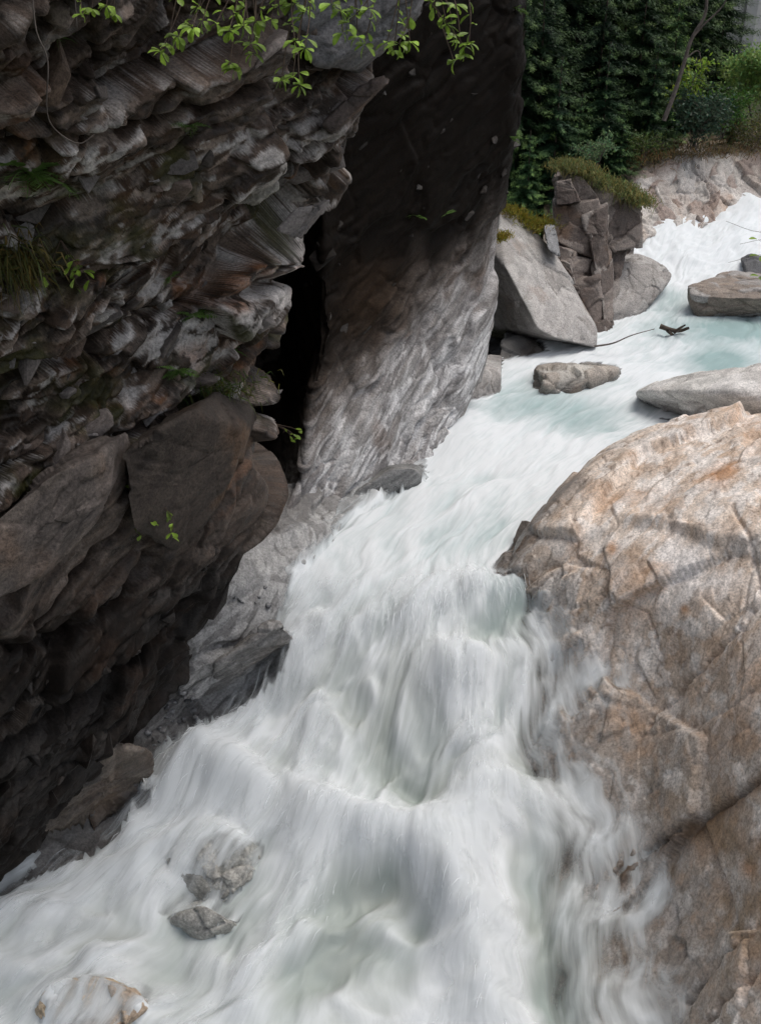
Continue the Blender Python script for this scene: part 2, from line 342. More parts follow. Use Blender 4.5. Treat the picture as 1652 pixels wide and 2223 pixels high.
gr_ = sstep(-0.1, 0.4, fbm((Pd@FR)*np.array([0.3, 0.6, 1.6]), 4, 53)); c = lerp3(c, np.array([0.13, 0.115, 0.105]), gr_*0.55)
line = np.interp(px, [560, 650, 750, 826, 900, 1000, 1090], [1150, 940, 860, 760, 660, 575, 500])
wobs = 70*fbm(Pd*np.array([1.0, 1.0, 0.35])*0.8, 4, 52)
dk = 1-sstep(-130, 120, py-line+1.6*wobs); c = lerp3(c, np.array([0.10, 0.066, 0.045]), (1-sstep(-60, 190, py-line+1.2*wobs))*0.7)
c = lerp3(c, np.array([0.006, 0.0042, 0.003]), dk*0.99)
brown = np.exp(-((px-820)/70)**2)*sstep(520, 620, py)*(1-sstep(700, 800, py)); c = lerp3(c, np.array([0.04, 0.026, 0.017]), brown*0.6)
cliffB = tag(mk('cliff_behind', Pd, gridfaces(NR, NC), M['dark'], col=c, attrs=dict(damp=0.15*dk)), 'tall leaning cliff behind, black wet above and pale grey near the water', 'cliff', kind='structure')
cliffB.name = 'leaning_cliff'
B_P, B_n, B_px, B_py, B_dk = Pd, nf, px, py, dk

# back of the cleft between the two cliffs, its shade put into a dark colour
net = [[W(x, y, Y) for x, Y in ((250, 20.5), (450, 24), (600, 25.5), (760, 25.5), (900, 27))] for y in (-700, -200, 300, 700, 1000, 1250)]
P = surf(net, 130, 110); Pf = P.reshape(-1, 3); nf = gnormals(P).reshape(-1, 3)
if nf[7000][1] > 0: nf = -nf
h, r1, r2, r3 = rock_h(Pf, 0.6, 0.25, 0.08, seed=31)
tag(mk('cleft_wall', Pf+nf*h[:, None], gridfaces(130, 110), M['dark'], col=palette(r2, [(0.02, 0.017, 0.015), (0.035, 0.03, 0.026)])), 'rock at the back of the cleft between the cliffs, coloured black for its shade', 'cliff', kind='structure')

# ================================================================== LEDGE ALONG THE LEFT BANK
net = [[Z(560, 1040, 4.8), Z(700, 1040, 4.3), Z(800, 1030, 4.0), Z(900, 1030, 3.7), Z(990, 1050, 2.9)],
       [Z(520, 1120, 4.6), Z(640, 1110, 4.2), Z(740, 1090, 4.0), Z(830, 1075, 3.75), Z(930, 1095, 2.9)],
       [Z(450, 1180, 4.6), Z(560, 1170, 4.3), Z(640, 1160, 4.05), Z(720, 1165, 3.7), Z(800, 1200, 2.8)],
       [Z(300, 1260, 4.5), Z(420, 1250, 4.2), Z(540, 1260, 3.9), Z(640, 1285, 3.35), Z(720, 1330, 2.2)],
       [Z(210, 1390, 3.9), Z(330, 1380, 3.6), Z(450, 1390, 3.2), Z(575, 1390, 2.75), Z(660, 1450, 1.7)],
       [Z(100, 1520, 3.1), Z(230, 1510, 2.8), Z(350, 1510, 2.4), Z(460, 1520, 1.8), Z(560, 1580, 0.9)],
       [Z(-40, 1650, 2.5), Z(100, 1640, 2.2), Z(220, 1640, 1.8), Z(330, 1650, 1.2), Z(430, 1720, 0.3)],
       [Z(-220, 1760, 2.0), Z(-60, 1760, 1.6), Z(60, 1770, 1.2), Z(170, 1795, 0.7), Z(280, 1880, -0.1)],
       [Z(-420, 1880, 1.6), Z(-250, 1880, 1.1), Z(-120, 1900, 0.7), Z(0, 1930, 0.1), Z(120, 2010, -0.6)],
       [Z(-700, 2000, 1.3), Z(-500, 2000, 0.8), Z(-380, 2050, 0.4), Z(-250, 2110, -0.3), Z(-100, 2220, -1.1)]]
NR, NC = 420, 180
P = surf(net, NR, NC); Pf = P.reshape(-1, 3); nf = gnormals(P).reshape(-1, 3); nf *= np.sign(nf[:, 2:3])
px, py = proj(Pf)
h, r1, r2, r3 = rock_h(Pf-np.array([0, 0, 0]), 0.13, 0.07, 0.025, seed=61, s=0.8, warp=0.25, ridge=0.3)
h -= 0.12
h = gblur(h, NR, NC, 2); Lv = Pf+nf*h[:, None]; Lf = gridfaces(NR, NC)
c = palette((r2*0.7+r3*0.3) % 1, [(0.17, 0.167, 0.165), (0.22, 0.215, 0.21), (0.13, 0.125, 0.122), (0.25, 0.245, 0.24)])
dn = sstep(1480, 1700, py); c = lerp3(c, np.array([0.06, 0.048, 0.04]), dn*0.6); jj = np.tile(np.linspace(0, 1, NC), NR); c = lerp3(c, np.array([0.07, 0.064, 0.06]), (1-sstep(0.18, 0.42, jj+0.15*fbm(Pf, 3, 62)))*0.8); c = c*(1+0.45*(1-sstep(1350, 1550, py)))[:, None]  # darker towards the cliff: wet rock, plus overhang shadow put into the colour
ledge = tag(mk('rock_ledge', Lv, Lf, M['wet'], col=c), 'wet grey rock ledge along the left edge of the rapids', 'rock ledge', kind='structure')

# ================================================================== RIGHT ROCK
R = lambda *a: [W(*p) if len(p) == 3 and p[2] > 7.9 else Z(*p) for p in a]
net = [R((1120, 1330, 22), (1200, 1230, 23.5), (1320, 1110, 25), (1450, 1050, 26), (1652, 990, 26), (2000, 930, 26)),
       R((1090, 1265, 18.6), (1180, 1150, 19.9), (1310, 1022, 21.5), (1455, 960, 21.8), (1652, 917, 21.6), (2000, 850, 21)),
       R((1083, 1255, 18), (1170, 1138, 19), (1300, 1005, 20.5), (1450, 946, 20.8), (1652, 905, 20.6), (2000, 840, 20)),
       R((1080, 1290, 17.4), (1180, 1215, 17.4), (1310, 1125, 17.8), (1460, 1075, 17.8), (1652, 1050, 17.2), (2000, 1000, 16.5)),
       R((1090, 1400, 2.35), (1205, 1330, 3.4), (1340, 1270, 4.25), (1480, 1240, 4.75), (1652, 1220, 5.3), (2000, 1180, 6.2)),
       R((1150, 1610, 1.45), (1290, 1530, 2.4), (1420, 1470, 3.0), (1530, 1440, 3.8), (1652, 1410, 4.6), (2000, 1350, 5.8)),
       R((1150, 1850, 0.15), (1280, 1760, 1.05), (1400, 1690, 1.7), (1520, 1640, 2.7), (1652, 1600, 3.8), (2000, 1500, 5.5)),
       R((1180, 2080, -0.55), (1300, 2000, 0.15), (1420, 1920, 0.8), (1530, 1860, 1.8), (1652, 1800, 3.0), (2000, 1680, 5)),
       R((1220, 2330, -1.1), (1340, 2260, -0.4), (1450, 2160, 0.3), (1555, 2090, 1.2), (1652, 2030, 2.2), (2000, 1880, 4.4)),
       R((1260, 2600, -2), (1380, 2520, -1.2), (1480, 2430, -0.2), (1570, 2350, 0.8), (1652, 2280, 1.7), (2000, 2100, 3.8)),
       R((1300, 3000, -2.4), (1400, 2900, -1.5), (1500, 2800, -0.5), (1580, 2700, 0.5), (1680, 2600, 1.4), (2000, 2400, 3.2))]
net = [[r_[0]+(r_[0]-r_[1])*1.3+np.array([0, 0, -0.5])]+r_ for r_ in net]      # the flank runs on under the water
NR, NC = 560, 420
P = surf(net, NR, NC); Pf = P.reshape(-1, 3); nf = gnormals(P).reshape(-1, 3); nf *= np.sign((nf @ np.array([0, -0.3, 1])))[:, None]
px, py = proj(Pf)
h, r1, r2, r3 = rock_h(Pf*np.array([1, 1, 1.0]), 0.20, 0.075, 0.026, seed=71, s=0.8, flat=1.9, crack=0.6, warp=0.10, cw=0.3, ridge=0.25, frame=FRR)
h += 0.012*fbm(Pf*4.0, 3, 88, 0.6)
up = 1-sstep(-15, 15, py-np.interp(px, [1050, 1180, 1290, 1340, 1450, 1520, 1652, 1900], [1290, 1220, 1165, 1140, 1150, 1180, 1200, 1210]) + 14*perlin(np.stack([px/50, py/50, 0*px], 1), 78))
h += up*0.16
for ln, w, dp in (([(1410, 1575), (1480, 1490), (1560, 1400), (1652, 1290), (1800, 1200)], 7, 0.3), ([(1330, 1905), (1450, 1820), (1560, 1740), (1652, 1670), (1800, 1560)], 9, 0.4),
                  ([(1470, 2170), (1560, 2080), (1652, 2000), (1800, 1850)], 12, 0.4), ([(1230, 1330), (1300, 1290), (1400, 1330), (1430, 1420)], 5, 0.15), ([(1390, 1600), (1500, 1580), (1652, 1480)], 5, 0.15),
                  ([(1600, 1130), (1630, 1180), (1652, 1290)], 6, 0.2), ([(1330, 1060), (1450, 1000), (1560, 960), (1652, 950)], 5, 0.15), ([(1400, 1730), (1520, 1640), (1652, 1540)], 5, 0.15),
                  ([(1540, 2223), (1600, 2150), (1700, 2060)], 12, 0.35), ([(1270, 1110), (1400, 1060), (1500, 1010)], 4, 0.08)):
    wob = 10*perlin(np.stack([px/30, py/30, 0*px], 1), 79)+5*perlin(np.stack([px/9, py/9, 0*px], 1), 82)
    h -= 0.7*dp*np.exp(-polydist(px+wob, py+wob, ln)/(0.35*w))
h = gblur(h, NR, NC, 1)
RRv = Pf+nf*h[:, None]; RRf = gridfaces(NR, NC)
c = palette((r2*0.5+r1*0.5+r3*0.25) % 1, [(0.61, 0.51, 0.43), (0.66, 0.57, 0.50), (0.55, 0.44, 0.355), (0.72, 0.65, 0.595), (0.63, 0.53, 0.45)])
crack_ = np.abs(fbm((RRv@FRR)*np.array([0.9, 0.9, 2.0]), 4, 84)); vw_ = np.abs(fbm(RRv*2.2+5, 3, 85)); c = lerp3(c, np.array([0.17, 0.12, 0.09]), np.maximum(np.exp(-(crack_/0.025)**2), 0.9*np.exp(-(vw_/0.025)**2)*sstep(0.0, 0.4, fbm(RRv*0.7, 2, 86)))*0.75)  # fine cracks, their dark painted into the colour as thin lines
wet = sstep(0, 1, (py-1250)/450.0)*(1-0.35*sstep(1400, 1652, px)); c = lerp3(c, np.array([0.33, 0.28, 0.24]), wet*0.82)
bl_ = fbm(RRv*1.6+21, 4, 89, 0.6); c = lerp3(c, np.array([0.74, 0.69, 0.65]), sstep(0.08, 0.35, bl_)*0.6); c = lerp3(c, np.array([0.40, 0.27, 0.18]), sstep(0.1, 0.4, -bl_)*0.5)
white = np.exp(-(((px-1480)/150)**2+((py-1230)/60)**2))*sstep(-0.3, 0.2, fbm(RRv*1.2, 3, 80)); c = lerp3(c, np.array([0.78, 0.73, 0.70]), white*0.9)
rust = sstep(0.12, 0.5, fbm(RRv*0.8, 4, 81)); c = lerp3(c, np.array([0.46, 0.27, 0.15]), rust*0.4)
for rx, ry, rr in ((1560, 1055, 22), (1585, 1040, 20), (1330, 1195, 14), (1480, 1320, 10), (1640, 1830, 24), (1600, 1880, 20)): c = lerp3(c, np.array([0.42, 0.18, 0.05]), 0.65*np.exp(-((px-rx)**2+(py-ry)**2)/rr**2))
och = sstep(1500, 1950, py)*sstep(-0.1, 0.4, fbm(RRv*1.1, 4, 83)); c = lerp3(c, np.array([0.24, 0.155, 0.08]), och*0.75)
gash = np.exp(-(polydist(px, py, [(1320, 1930), (1450, 1830), (1652, 1680)])/16)**2); c = lerp3(c, np.array([0.10, 0.055, 0.025]), gash*0.8)
wedge = np.exp(-(polydist(px, py, [(1095, 1240), (1150, 1160), (1260, 1060)])/26)**2); c = lerp3(c, np.array([0.10, 0.085, 0.075]), wedge*0.75)
wz = np.interp(Pf[:, 1], [8, 10, 13, 14.5, 16, 17.5, 18.5, 25], [-.6, 0, .6, 1.2, 2.3, 3.3, 3.5, 3.7]); damp = 1-sstep(0.2, 1.5, RRv[:, 2]-wz+0.5*fbm(RRv, 3, 87)); c = c*(1-0.42*damp[:, None])
RRo = tag(mk('rock_outcrop', RRv, RRf, M['tan'], base=(7, 14, 0), col=c, attrs=dict(damp=damp)), 'huge tan and white cracked rock sloping into the rapids on the right', 'rock')

# ================================================================== BOULDERS (convex rocks)
def hullrock(pts, nsub=40, p=26, amp=0.06, seed=0, cols=((0.25, 0.235, 0.22),), s=1.0, flat=2.0, rustamt=0.25):
    """rounded convex rock through world points; returns V, F, col"""
    pts = np.asarray(pts, float); ctr = pts.mean(0)
    bm = bmesh.new(); [bm.verts.new(v-ctr) for v in pts]; bmesh.ops.convex_hull(bm, input=bm.verts); bm.normal_update()
    pl = [(f.normal.copy(), f.normal.dot(f.verts[0].co)) for f in bm.faces]; bm.free()
    nn = np.array([x[0] for x in pl]); dd = np.maximum(np.array([x[1] for x in pl]), 0.02)
    # cube sphere stretched to the rock's own extents so that long rocks get even faces
    ext = pts.max(0)-pts.min(0); V = []; F = []; g = np.tan(np.linspace(-math.pi/4, math.pi/4, nsub+1)); a, b = np.meshgrid(g, g); o = np.ones_like(a)
    for k, q in enumerate(((o, a, b), (-o, b, a), (b, o, a), (a, -o, b), (a, b, o), (b, a, -o))):
        F.append(gridfaces(nsub+1, nsub+1)[:, ::-1] + k*(nsub+1)**2); V.append(np.stack([x.ravel() for x in q], 1))
    D = np.concatenate(V)*ext; D /= np.linalg.norm(D, axis=1, keepdims=True); F = np.concatenate(F)
    q = np.clip(D @ nn.T, 0, None)/dd; r = (q**p).sum(1)**(-1.0/p)
    V = D*r[:, None] + ctr
    w = np.clip(D @ nn.T, 0, None)/dd; wg = w**14; nv = (wg @ nn); nv /= np.linalg.norm(nv, axis=1, keepdims=True)+1e-9
    h, r1, r2, r3 = rock_h(V, amp*1.6, amp, amp*0.35, s=s, seed=seed, flat=flat)
    V = V + nv*h[:, None]
    c = palette((r1*0.5+r2*0.6) % 1, cols)*(0.85+0.3*r3[:, None])
    c = lerp3(c, np.array([0.22, 0.12, 0.06]), sstep(0.2, 0.55, fbm(V*0.7, 4, seed+4))*rustamt)
    return V, F, c
ROCKS = []
GREY = ((0.33, 0.315, 0.30), (0.37, 0.35, 0.335), (0.29, 0.27, 0.255)); BROWN = ((0.15, 0.12, 0.105), (0.21, 0.175, 0.155), (0.11, 0.086, 0.075), (0.25, 0.22, 0.20)); PALE = ((0.56, 0.54, 0.51), (0.62, 0.595, 0.57), (0.49, 0.465, 0.44))
def boulder(name, pts, label, cat='boulder', parent=None, mat='boulder', collide=False, **kw):
    V, F, c = hullrock(pts, **kw); damp = (1-sstep(0.05, 0.42, V[:, 2]-np.interp(V[:, 1], [8, 10, 13, 14.5, 16, 17.5, 18.5, 25, 30, 36], [-.6, 0, .6, 1.2, 2.3, 3.3, 3.5, 3.7, 3.8, 4.0])+0.15*fbm(V*1.5, 3, 130))) if not parent and mat == 'boulder' else 0*V[:, 0]; c = c*(1-0.45*damp[:, None]); b = None if parent else basept(V)
    if parent: o = mk(name, V, F, M[mat], parent=parent, base=np.array(parent.location), col=c)
    else: o = tag(mk(name, V, F, M[mat], base=b, col=c, attrs=dict(damp=damp)), label, cat)
    if collide: ROCKS.append((V, F))
    return o
def shape(front, depth, back=0.75):
    """front outline points (x, y, Y) closed by a smaller back outline depth metres behind"""
    A = np.array([W(*p) for p in front]); ct = A.mean(0); off = np.array([0.15, 1.0, -0.05])*depth
    return np.concatenate([A, ct+(A-ct)*back+off])

boulder('boulder', [W(*p) for p in ((1085, 452, 36), (1135, 472, 36.5), (1208, 560, 35), (1258, 640, 33.8), (1300, 718, 32), (1296, 757, 31.6), (1215, 741, 30.9), (1168, 714, 30.8), (1098, 581, 32.4), (1070, 552, 33.4), (1040, 640, 35), (1045, 722, 34.5), (1260, 650, 39), (1100, 600, 39), (1285, 735, 36), (1080, 740, 38))],
        'large grey wedge shaped boulder leaning over a dark hollow beside the cliff', nsub=80, p=60, amp=0.05, seed=101, cols=GREY, s=0.8)
boulder('cave_shade_rock', shape([(1030, 690, 37), (1030, 830, 35.5), (1190, 830, 35.2), (1320, 790, 35), (1320, 690, 37), (1180, 660, 38)], 4), 'rock added at the back of the hollow under the wedge boulder, darkened for its shade', nsub=30, amp=0.15, seed=103, cols=((0.06, 0.055, 0.052),))  # block added behind the hollow, cave shade put into its dark colour
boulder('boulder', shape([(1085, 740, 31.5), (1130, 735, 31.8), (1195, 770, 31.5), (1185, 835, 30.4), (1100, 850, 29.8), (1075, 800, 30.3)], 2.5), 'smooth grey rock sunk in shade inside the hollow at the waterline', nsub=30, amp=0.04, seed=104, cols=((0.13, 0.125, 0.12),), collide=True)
boulder('boulder', shape([(1005, 905, 26.6), (1015, 850, 27.2), (1040, 795, 28.6), (1092, 796, 28.9), (1090, 850, 28.0), (1065, 890, 27.2)], 2), 'pale rock at the foot of the leaning cliff where white water begins', nsub=40, amp=0.04, seed=105, cols=GREY, collide=True)
boulder('flat_rock', [Z(1172, 810, 4.2), Z(1225, 798, 4.3), Z(1290, 806, 4.12), Z(1337, 804, 4.05), Z(1341, 818, 3.85), Z(1235, 850, 3.75), Z(1176, 860, 3.7), Z(1180, 830, 4.1), Z(1240, 817, 4.12), Z(1160, 930, 2.0), Z(1370, 880, 2.0), Z(1360, 790, 2.6), Z(1165, 790, 2.6)],
        'low flat rust stained rock breaking the water below the wedge boulder', nsub=50, p=30, amp=0.09, seed=106, cols=((0.40, 0.375, 0.34), (0.34, 0.30, 0.26)), rustamt=0.5, collide=True)
boulder('boulder', shape([(1178, 492, 35), (1205, 487, 35.4), (1216, 560, 34.2), (1190, 545, 34)], 1.0), 'small grey block wedged between the wedge boulder and the grassy pillar', nsub=24, p=40, amp=0.04, seed=107, cols=((0.20, 0.20, 0.205),), rustamt=0.0)
# grass topped pillar in several blocks
pil = tag(empty('rock_pillar', Z(1290, 745, 3.5)), 'brown blocky rock pillar with grass on top beside the stream', 'rock')
boulder('rock_core', [W(*p) for p in ((1235, 390, 38.2), (1330, 420, 38.2), (1385, 460, 38.4), (1330, 560, 37), (1330, 740, 34.4), (1290, 740, 34.2), (1210, 540, 36.2), (1205, 460, 37.2), (1300, 450, 40), (1300, 700, 38), (1240, 600, 39))], None, parent=pil, nsub=60, p=20, amp=0.16, seed=119, cols=BROWN, s=0.9, flat=1.6, rustamt=0.35)
for i, (fr, dp) in enumerate(((((1222, 372, 37.5), (1265, 385, 37), (1300, 425, 36.6), (1295, 470, 36.4), (1215, 470, 36.6), (1205, 410, 37)), 3.5), (((1196, 440, 36.6), (1300, 430, 36.2), (1318, 470, 36), (1312, 570, 35.6), (1240, 545, 35.4), (1196, 520, 35.8)), 3.5),
                              (((1200, 525, 35.6), (1245, 540, 35.1), (1312, 560, 35.4), (1326, 640, 34.8), (1300, 690, 34.2), (1230, 640, 34.2)), 3.0), (((1225, 620, 34.6), (1300, 600, 34.5), (1322, 660, 34.4), (1328, 735, 33.6), (1300, 755, 33.2), (1255, 690, 33.6)), 2.5),
                              (((1298, 412, 37.4), (1365, 420, 37.6), (1398, 452, 37.4), (1396, 540, 36.8), (1330, 552, 36.4), (1305, 520, 36.4)), 3.0), (((1240, 380, 37.6), (1300, 395, 37.2), (1390, 440, 37.6), (1385, 470, 37.8), (1300, 450, 37)), 3.0), (((1206, 395, 36.7), (1240, 388, 36.5), (1262, 440, 36.1), (1205, 448, 36.2)), 1.5), (((1262, 470, 35.9), (1322, 440, 36.0), (1326, 590, 35.0), (1290, 600, 34.7)), 1.2),
                              (((1300, 590, 34.9), (1330, 560, 35.4), (1334, 720, 33.8), (1312, 735, 33.4)), 1.0), (((1196, 555, 35.2), (1240, 570, 34.6), (1262, 640, 34.0), (1235, 660, 33.9)), 1.2))):
    boulder('rock_block', shape(fr, dp, 0.9), None, parent=pil, nsub=44, p=45, amp=0.11, seed=110+i, cols=BROWN, s=0.9, flat=1.6, rustamt=0.35)
boulder('boulder', shape([(1322, 600, 37), (1350, 572, 37.4), (1400, 556, 38), (1448, 578, 37.8), (1462, 600, 37.2), (1425, 645, 36.4), (1375, 700, 35.4), (1330, 750, 34.2), (1322, 680, 35)], 3.0), 'low pale grey rock sloping into the stream right of the pillar', nsub=60, p=40, amp=0.06, seed=120, cols=GREY, rustamt=0.15, collide=True)
boulder('pale_rock', [Z(1368, 852, 4.2), Z(1420, 824, 4.6), Z(1530, 800, 5.0), Z(1652, 785, 5.4), Z(1850, 770, 5.6), Z(1450, 882, 3.7), Z(1520, 920, 3.6), Z(1652, 925, 4.0), Z(1850, 930, 4.2), Z(1600, 850, 5.1), Z(1400, 900, 2.5), Z(1850, 980, 2.5), Z(1850, 840, 2.8), Z(1400, 850, 2.8), Z(1540, 960, 2.5)],
        'long pale grey rock lying at the water on the right', nsub=60, p=22, amp=0.07, seed=121, cols=PALE, rustamt=0.1, collide=True)
boulder('boulder', [W(1490, 622, 36), W(1496, 665, 35.4), W(1512, 690, 35.2), W(1600, 690, 35.2), W(1720, 690, 35), W(1740, 600, 37), W(1650, 596, 37.5), W(1575, 590, 38), W(1530, 610, 37.2), W(1500, 640, 35.4), W(1600, 645, 34.8), W(1700, 650, 34.6), W(1500, 690, 37), W(1720, 690, 38)],
        'grey boulder with a rusty brown side in the stream on the right', nsub=60, p=40, amp=0.06, seed=122, cols=((0.27, 0.25, 0.235), (0.22, 0.18, 0.15), (0.30, 0.28, 0.265)), rustamt=0.7, collide=True)
boulder('boulder', shape([(1612, 572, 39), (1640, 562, 39.2), (1700, 575, 39), (1700, 610, 38.5), (1618, 610, 38.4)], 1.5), 'small dark grey rock behind the rusty boulder at the right edge', nsub=24, amp=0.05, seed=123, cols=((0.10, 0.10, 0.105),), rustamt=0)
boulder('boulder', [Z(815, 1040, 4.0), Z(850, 1008, 4.35), Z(905, 1012, 4.25), Z(935, 1050, 3.5), Z(900, 1090, 3.2), Z(800, 1095, 3.5), Z(760, 1075, 3.8), Z(830, 1000, 3.4), Z(930, 1000, 3.2), Z(700, 1110, 3.4), Z(850, 1130, 2.6)],
        'rounded grey boulder at the waterline under the leaning cliff', nsub=50, p=16, amp=0.05, seed=124, cols=((0.17, 0.17, 0.165), (0.21, 0.205, 0.2)), rustamt=0.1, mat='wet', collide=True)
boulder('ledge_block', [Z(470, 1440, 3.0), Z(600, 1340, 3.6), Z(618, 1360, 3.5), Z(640, 1390, 2.9), Z(480, 1490, 2.2), Z(450, 1480, 2.4), Z(600, 1420, 2.0), Z(470, 1420, 2.2)],
        'long pale grey block lying on the left ledge beside the falls', nsub=50, p=30, amp=0.05, seed=125, cols=((0.19, 0.18, 0.172), (0.23, 0.22, 0.21)), mat='wet', rustamt=0.1, collide=True)
boulder('ledge_block', [Z(120, 1690, 2.1), Z(240, 1610, 2.5), Z(320, 1625, 2.2), Z(330, 1680, 1.5), Z(200, 1750, 1.2), Z(60, 1790, 1.3), Z(30, 1810, 1.2), Z(150, 1800, 0.5), Z(330, 1720, 0.5)],
        'brown wet rock low on the left bank at the foot of the cliff', nsub=50, p=20, amp=0.12, seed=126, cols=((0.10, 0.08, 0.065), (0.14, 0.115, 0.095), (0.07, 0.06, 0.055)), mat='wet', collide=True)
boulder('mid_stream_rock', [Z(425, 1770, 1.15), Z(470, 1790, 1.2), Z(540, 1810, 1.05), Z(575, 1850, 0.75), Z(550, 1900, 0.6), Z(480, 1945, 0.5), Z(395, 1920, 0.5), Z(345, 1880, 0.6), Z(385, 1815, 0.9), Z(480, 2060, -1.0), Z(280, 1930, -1.0), Z(660, 1920, -1.0), Z(450, 1760, -1.0)],
        'grey cracked rock showing through the rapids at lower left', nsub=64, p=7, amp=0.15, seed=127, cols=((0.30, 0.295, 0.27), (0.25, 0.24, 0.215), (0.35, 0.335, 0.305)), mat='wet', rustamt=0.2, collide=True, flat=1.2)
boulder('mid_stream_rock', [Z(390, 1965, 0.65), Z(440, 1950, 0.72), Z(505, 1985, 0.6), Z(505, 2020, 0.3), Z(430, 2040, 0.25), Z(370, 2010, 0.3), Z(440, 2120, -1.0), Z(280, 2020, -1.0), Z(600, 2040, -1.0), Z(450, 1940, -1.0)],
        'small grey knob of rock just below the cracked rock in the rapids', nsub=60, p=8, amp=0.10, seed=128, cols=((0.31, 0.30, 0.275), (0.26, 0.25, 0.225)), mat='wet', rustamt=0.2, collide=True, flat=1.2)
boulder('submerged_rock', [Z(110, 2140, 0.36), Z(230, 2110, 0.42), Z(305, 2140, 0.4), Z(330, 2200, 0.16), Z(240, 2270, 0.05), Z(110, 2240, 0.05), Z(80, 2180, 0.15), Z(200, 2350, -1.0), Z(20, 2210, -1.0), Z(400, 2200, -1.0), Z(200, 2100, -1.0)],
        'tan rock washed over by thin white water at the bottom left', nsub=50, p=9, amp=0.08, seed=129, cols=((0.42, 0.33, 0.23), (0.35, 0.27, 0.20)), mat='tan', rustamt=0.3, collide=True)

# ================================================================== RIVER
NRW = [[W(x, 395, 50) for x in (1480, 1590, 1690, 1800, 1950, 2200)], [W(x, 455, 46) for x in (1430, 1530, 1630, 1750, 1900, 2150)], [W(x, 530, 42) for x in (1380, 1470, 1570, 1670, 1800, 2000)], [W(x, 590, 39.5) for x in (1370, 1440, 1520, 1600, 1720, 1900)], [W(x, 630, 37.6) for x in (1340, 1410, 1490, 1570, 1690, 1870)],
       [Z(x, 680, 3.98) for x in (1290, 1370, 1460, 1560, 1690, 1880)], [Z(x, 730, 3.9) for x in (1180, 1300, 1420, 1550, 1700, 1900)], [Z(x, 790, 3.8) for x in (1060, 1200, 1340, 1480, 1640, 1850)], [Z(x, 860, 3.72) for x in (960, 1090, 1220, 1360, 1520, 1750)], [Z(x, 940, 3.65) for x in (860, 990, 1120, 1250, 1380, 1560)],
       [Z(x, 1020, 3.6) for x in (780, 910, 1040, 1150, 1260, 1410)], [Z(x, 1110, 3.54) for x in (680, 820, 950, 1060, 1150, 1280)], [Z(x, 1190, 3.47) for x in (580, 740, 880, 990, 1080, 1200)],
       [Z(530, 1290, 3.0), Z(680, 1290, 3.3), Z(840, 1290, 3.4), Z(970, 1280, 3.42), Z(1080, 1270, 3.42), Z(1210, 1265, 3.3)], [Z(470, 1400, 2.3), Z(620, 1420, 2.5), Z(800, 1430, 2.65), Z(945, 1420, 2.75), Z(1120, 1390, 2.85), Z(1330, 1350, 2.8)],
       [Z(380, 1540, 1.4), Z(540, 1580, 1.55), Z(740, 1590, 1.75), Z(900, 1590, 1.85), Z(1150, 1560, 2.0), Z(1470, 1490, 2.2)], [Z(260, 1690, 0.8), Z(430, 1730, 0.9), Z(660, 1770, 1.0), Z(850, 1770, 1.1), Z(1180, 1730, 1.2), Z(1570, 1650, 1.4)],
       [Z(80, 1820, .35), Z(260, 1890, .4), Z(530, 1960, .4), Z(780, 1970, .5), Z(1200, 1930, .55), Z(1640, 1840, .7)], [Z(-120, 1930, .05), Z(80, 2040, 0), Z(380, 2150, 0), Z(690, 2180, 0), Z(1210, 2140, .05), Z(1700, 2040, .2)],
       [Z(-350, 2060, -.2), Z(-130, 2210, -.3), Z(200, 2370, -.4), Z(600, 2420, -.4), Z(1210, 2380, -.4), Z(1760, 2260, -.3)], [Z(-600, 2250, -.5), Z(-400, 2450, -.7), Z(0, 2700, -.8), Z(480, 2800, -.8), Z(1200, 2760, -.8), Z(1820, 2560, -.7)]]
BV = np.concatenate([RRv, Lv] + [v for v, f in ROCKS]); off = 0; BF = []
for v, f in [(RRv, RRf), (Lv, Lf)] + ROCKS: BF.append(f+off); off += len(v)
bvh = BVHTree.FromPolygons([tuple(v) for v in BV], np.concatenate(BF).tolist())

RIDGES = (([(1190, 1258), (1060, 1290), (860, 1335), (690, 1390), (560, 1490), (440, 1660)], 46, 0.22, 0.15), ([(560, 1745), (700, 1775), (850, 1815), (950, 1890), (1010, 2010), (1060, 2230), (1100, 2400)], 62, 0.34, 0.4), ([(690, 1950), (780, 1895), (860, 1905), (915, 1990)], 46, -0.36, -0.5),
          ([(640, 2120), (760, 2040), (850, 2120)], 60, -0.2, -0.4), ([(740, 1480), (820, 1600), (900, 1690)], 60, -0.28, -0.45), ([(1010, 1480), (1040, 1600), (1060, 1720)], 60, 0.25, 0.25), ([(1150, 1590), (1290, 1650), (1330, 1760)], 45, -0.22, -0.35), ([(1130, 1850), (1170, 2000), (1230, 2200)], 45, -0.3, -0.5),
          ([(1140, 1720), (1230, 1850), (1300, 2050)], 40, 0.15, 0.2), ([(600, 1560), (560, 1660), (600, 1740)], 55, -0.2, -0.25), ([(300, 1780), (430, 1690), (470, 1720)], 45, 0.25, 0.3), ([(120, 2010), (300, 2030), (420, 2090)], 40, -0.15, -0.25), ([(520, 2150), (640, 2000), (700, 1900)], 40, 0.18, 0.25))
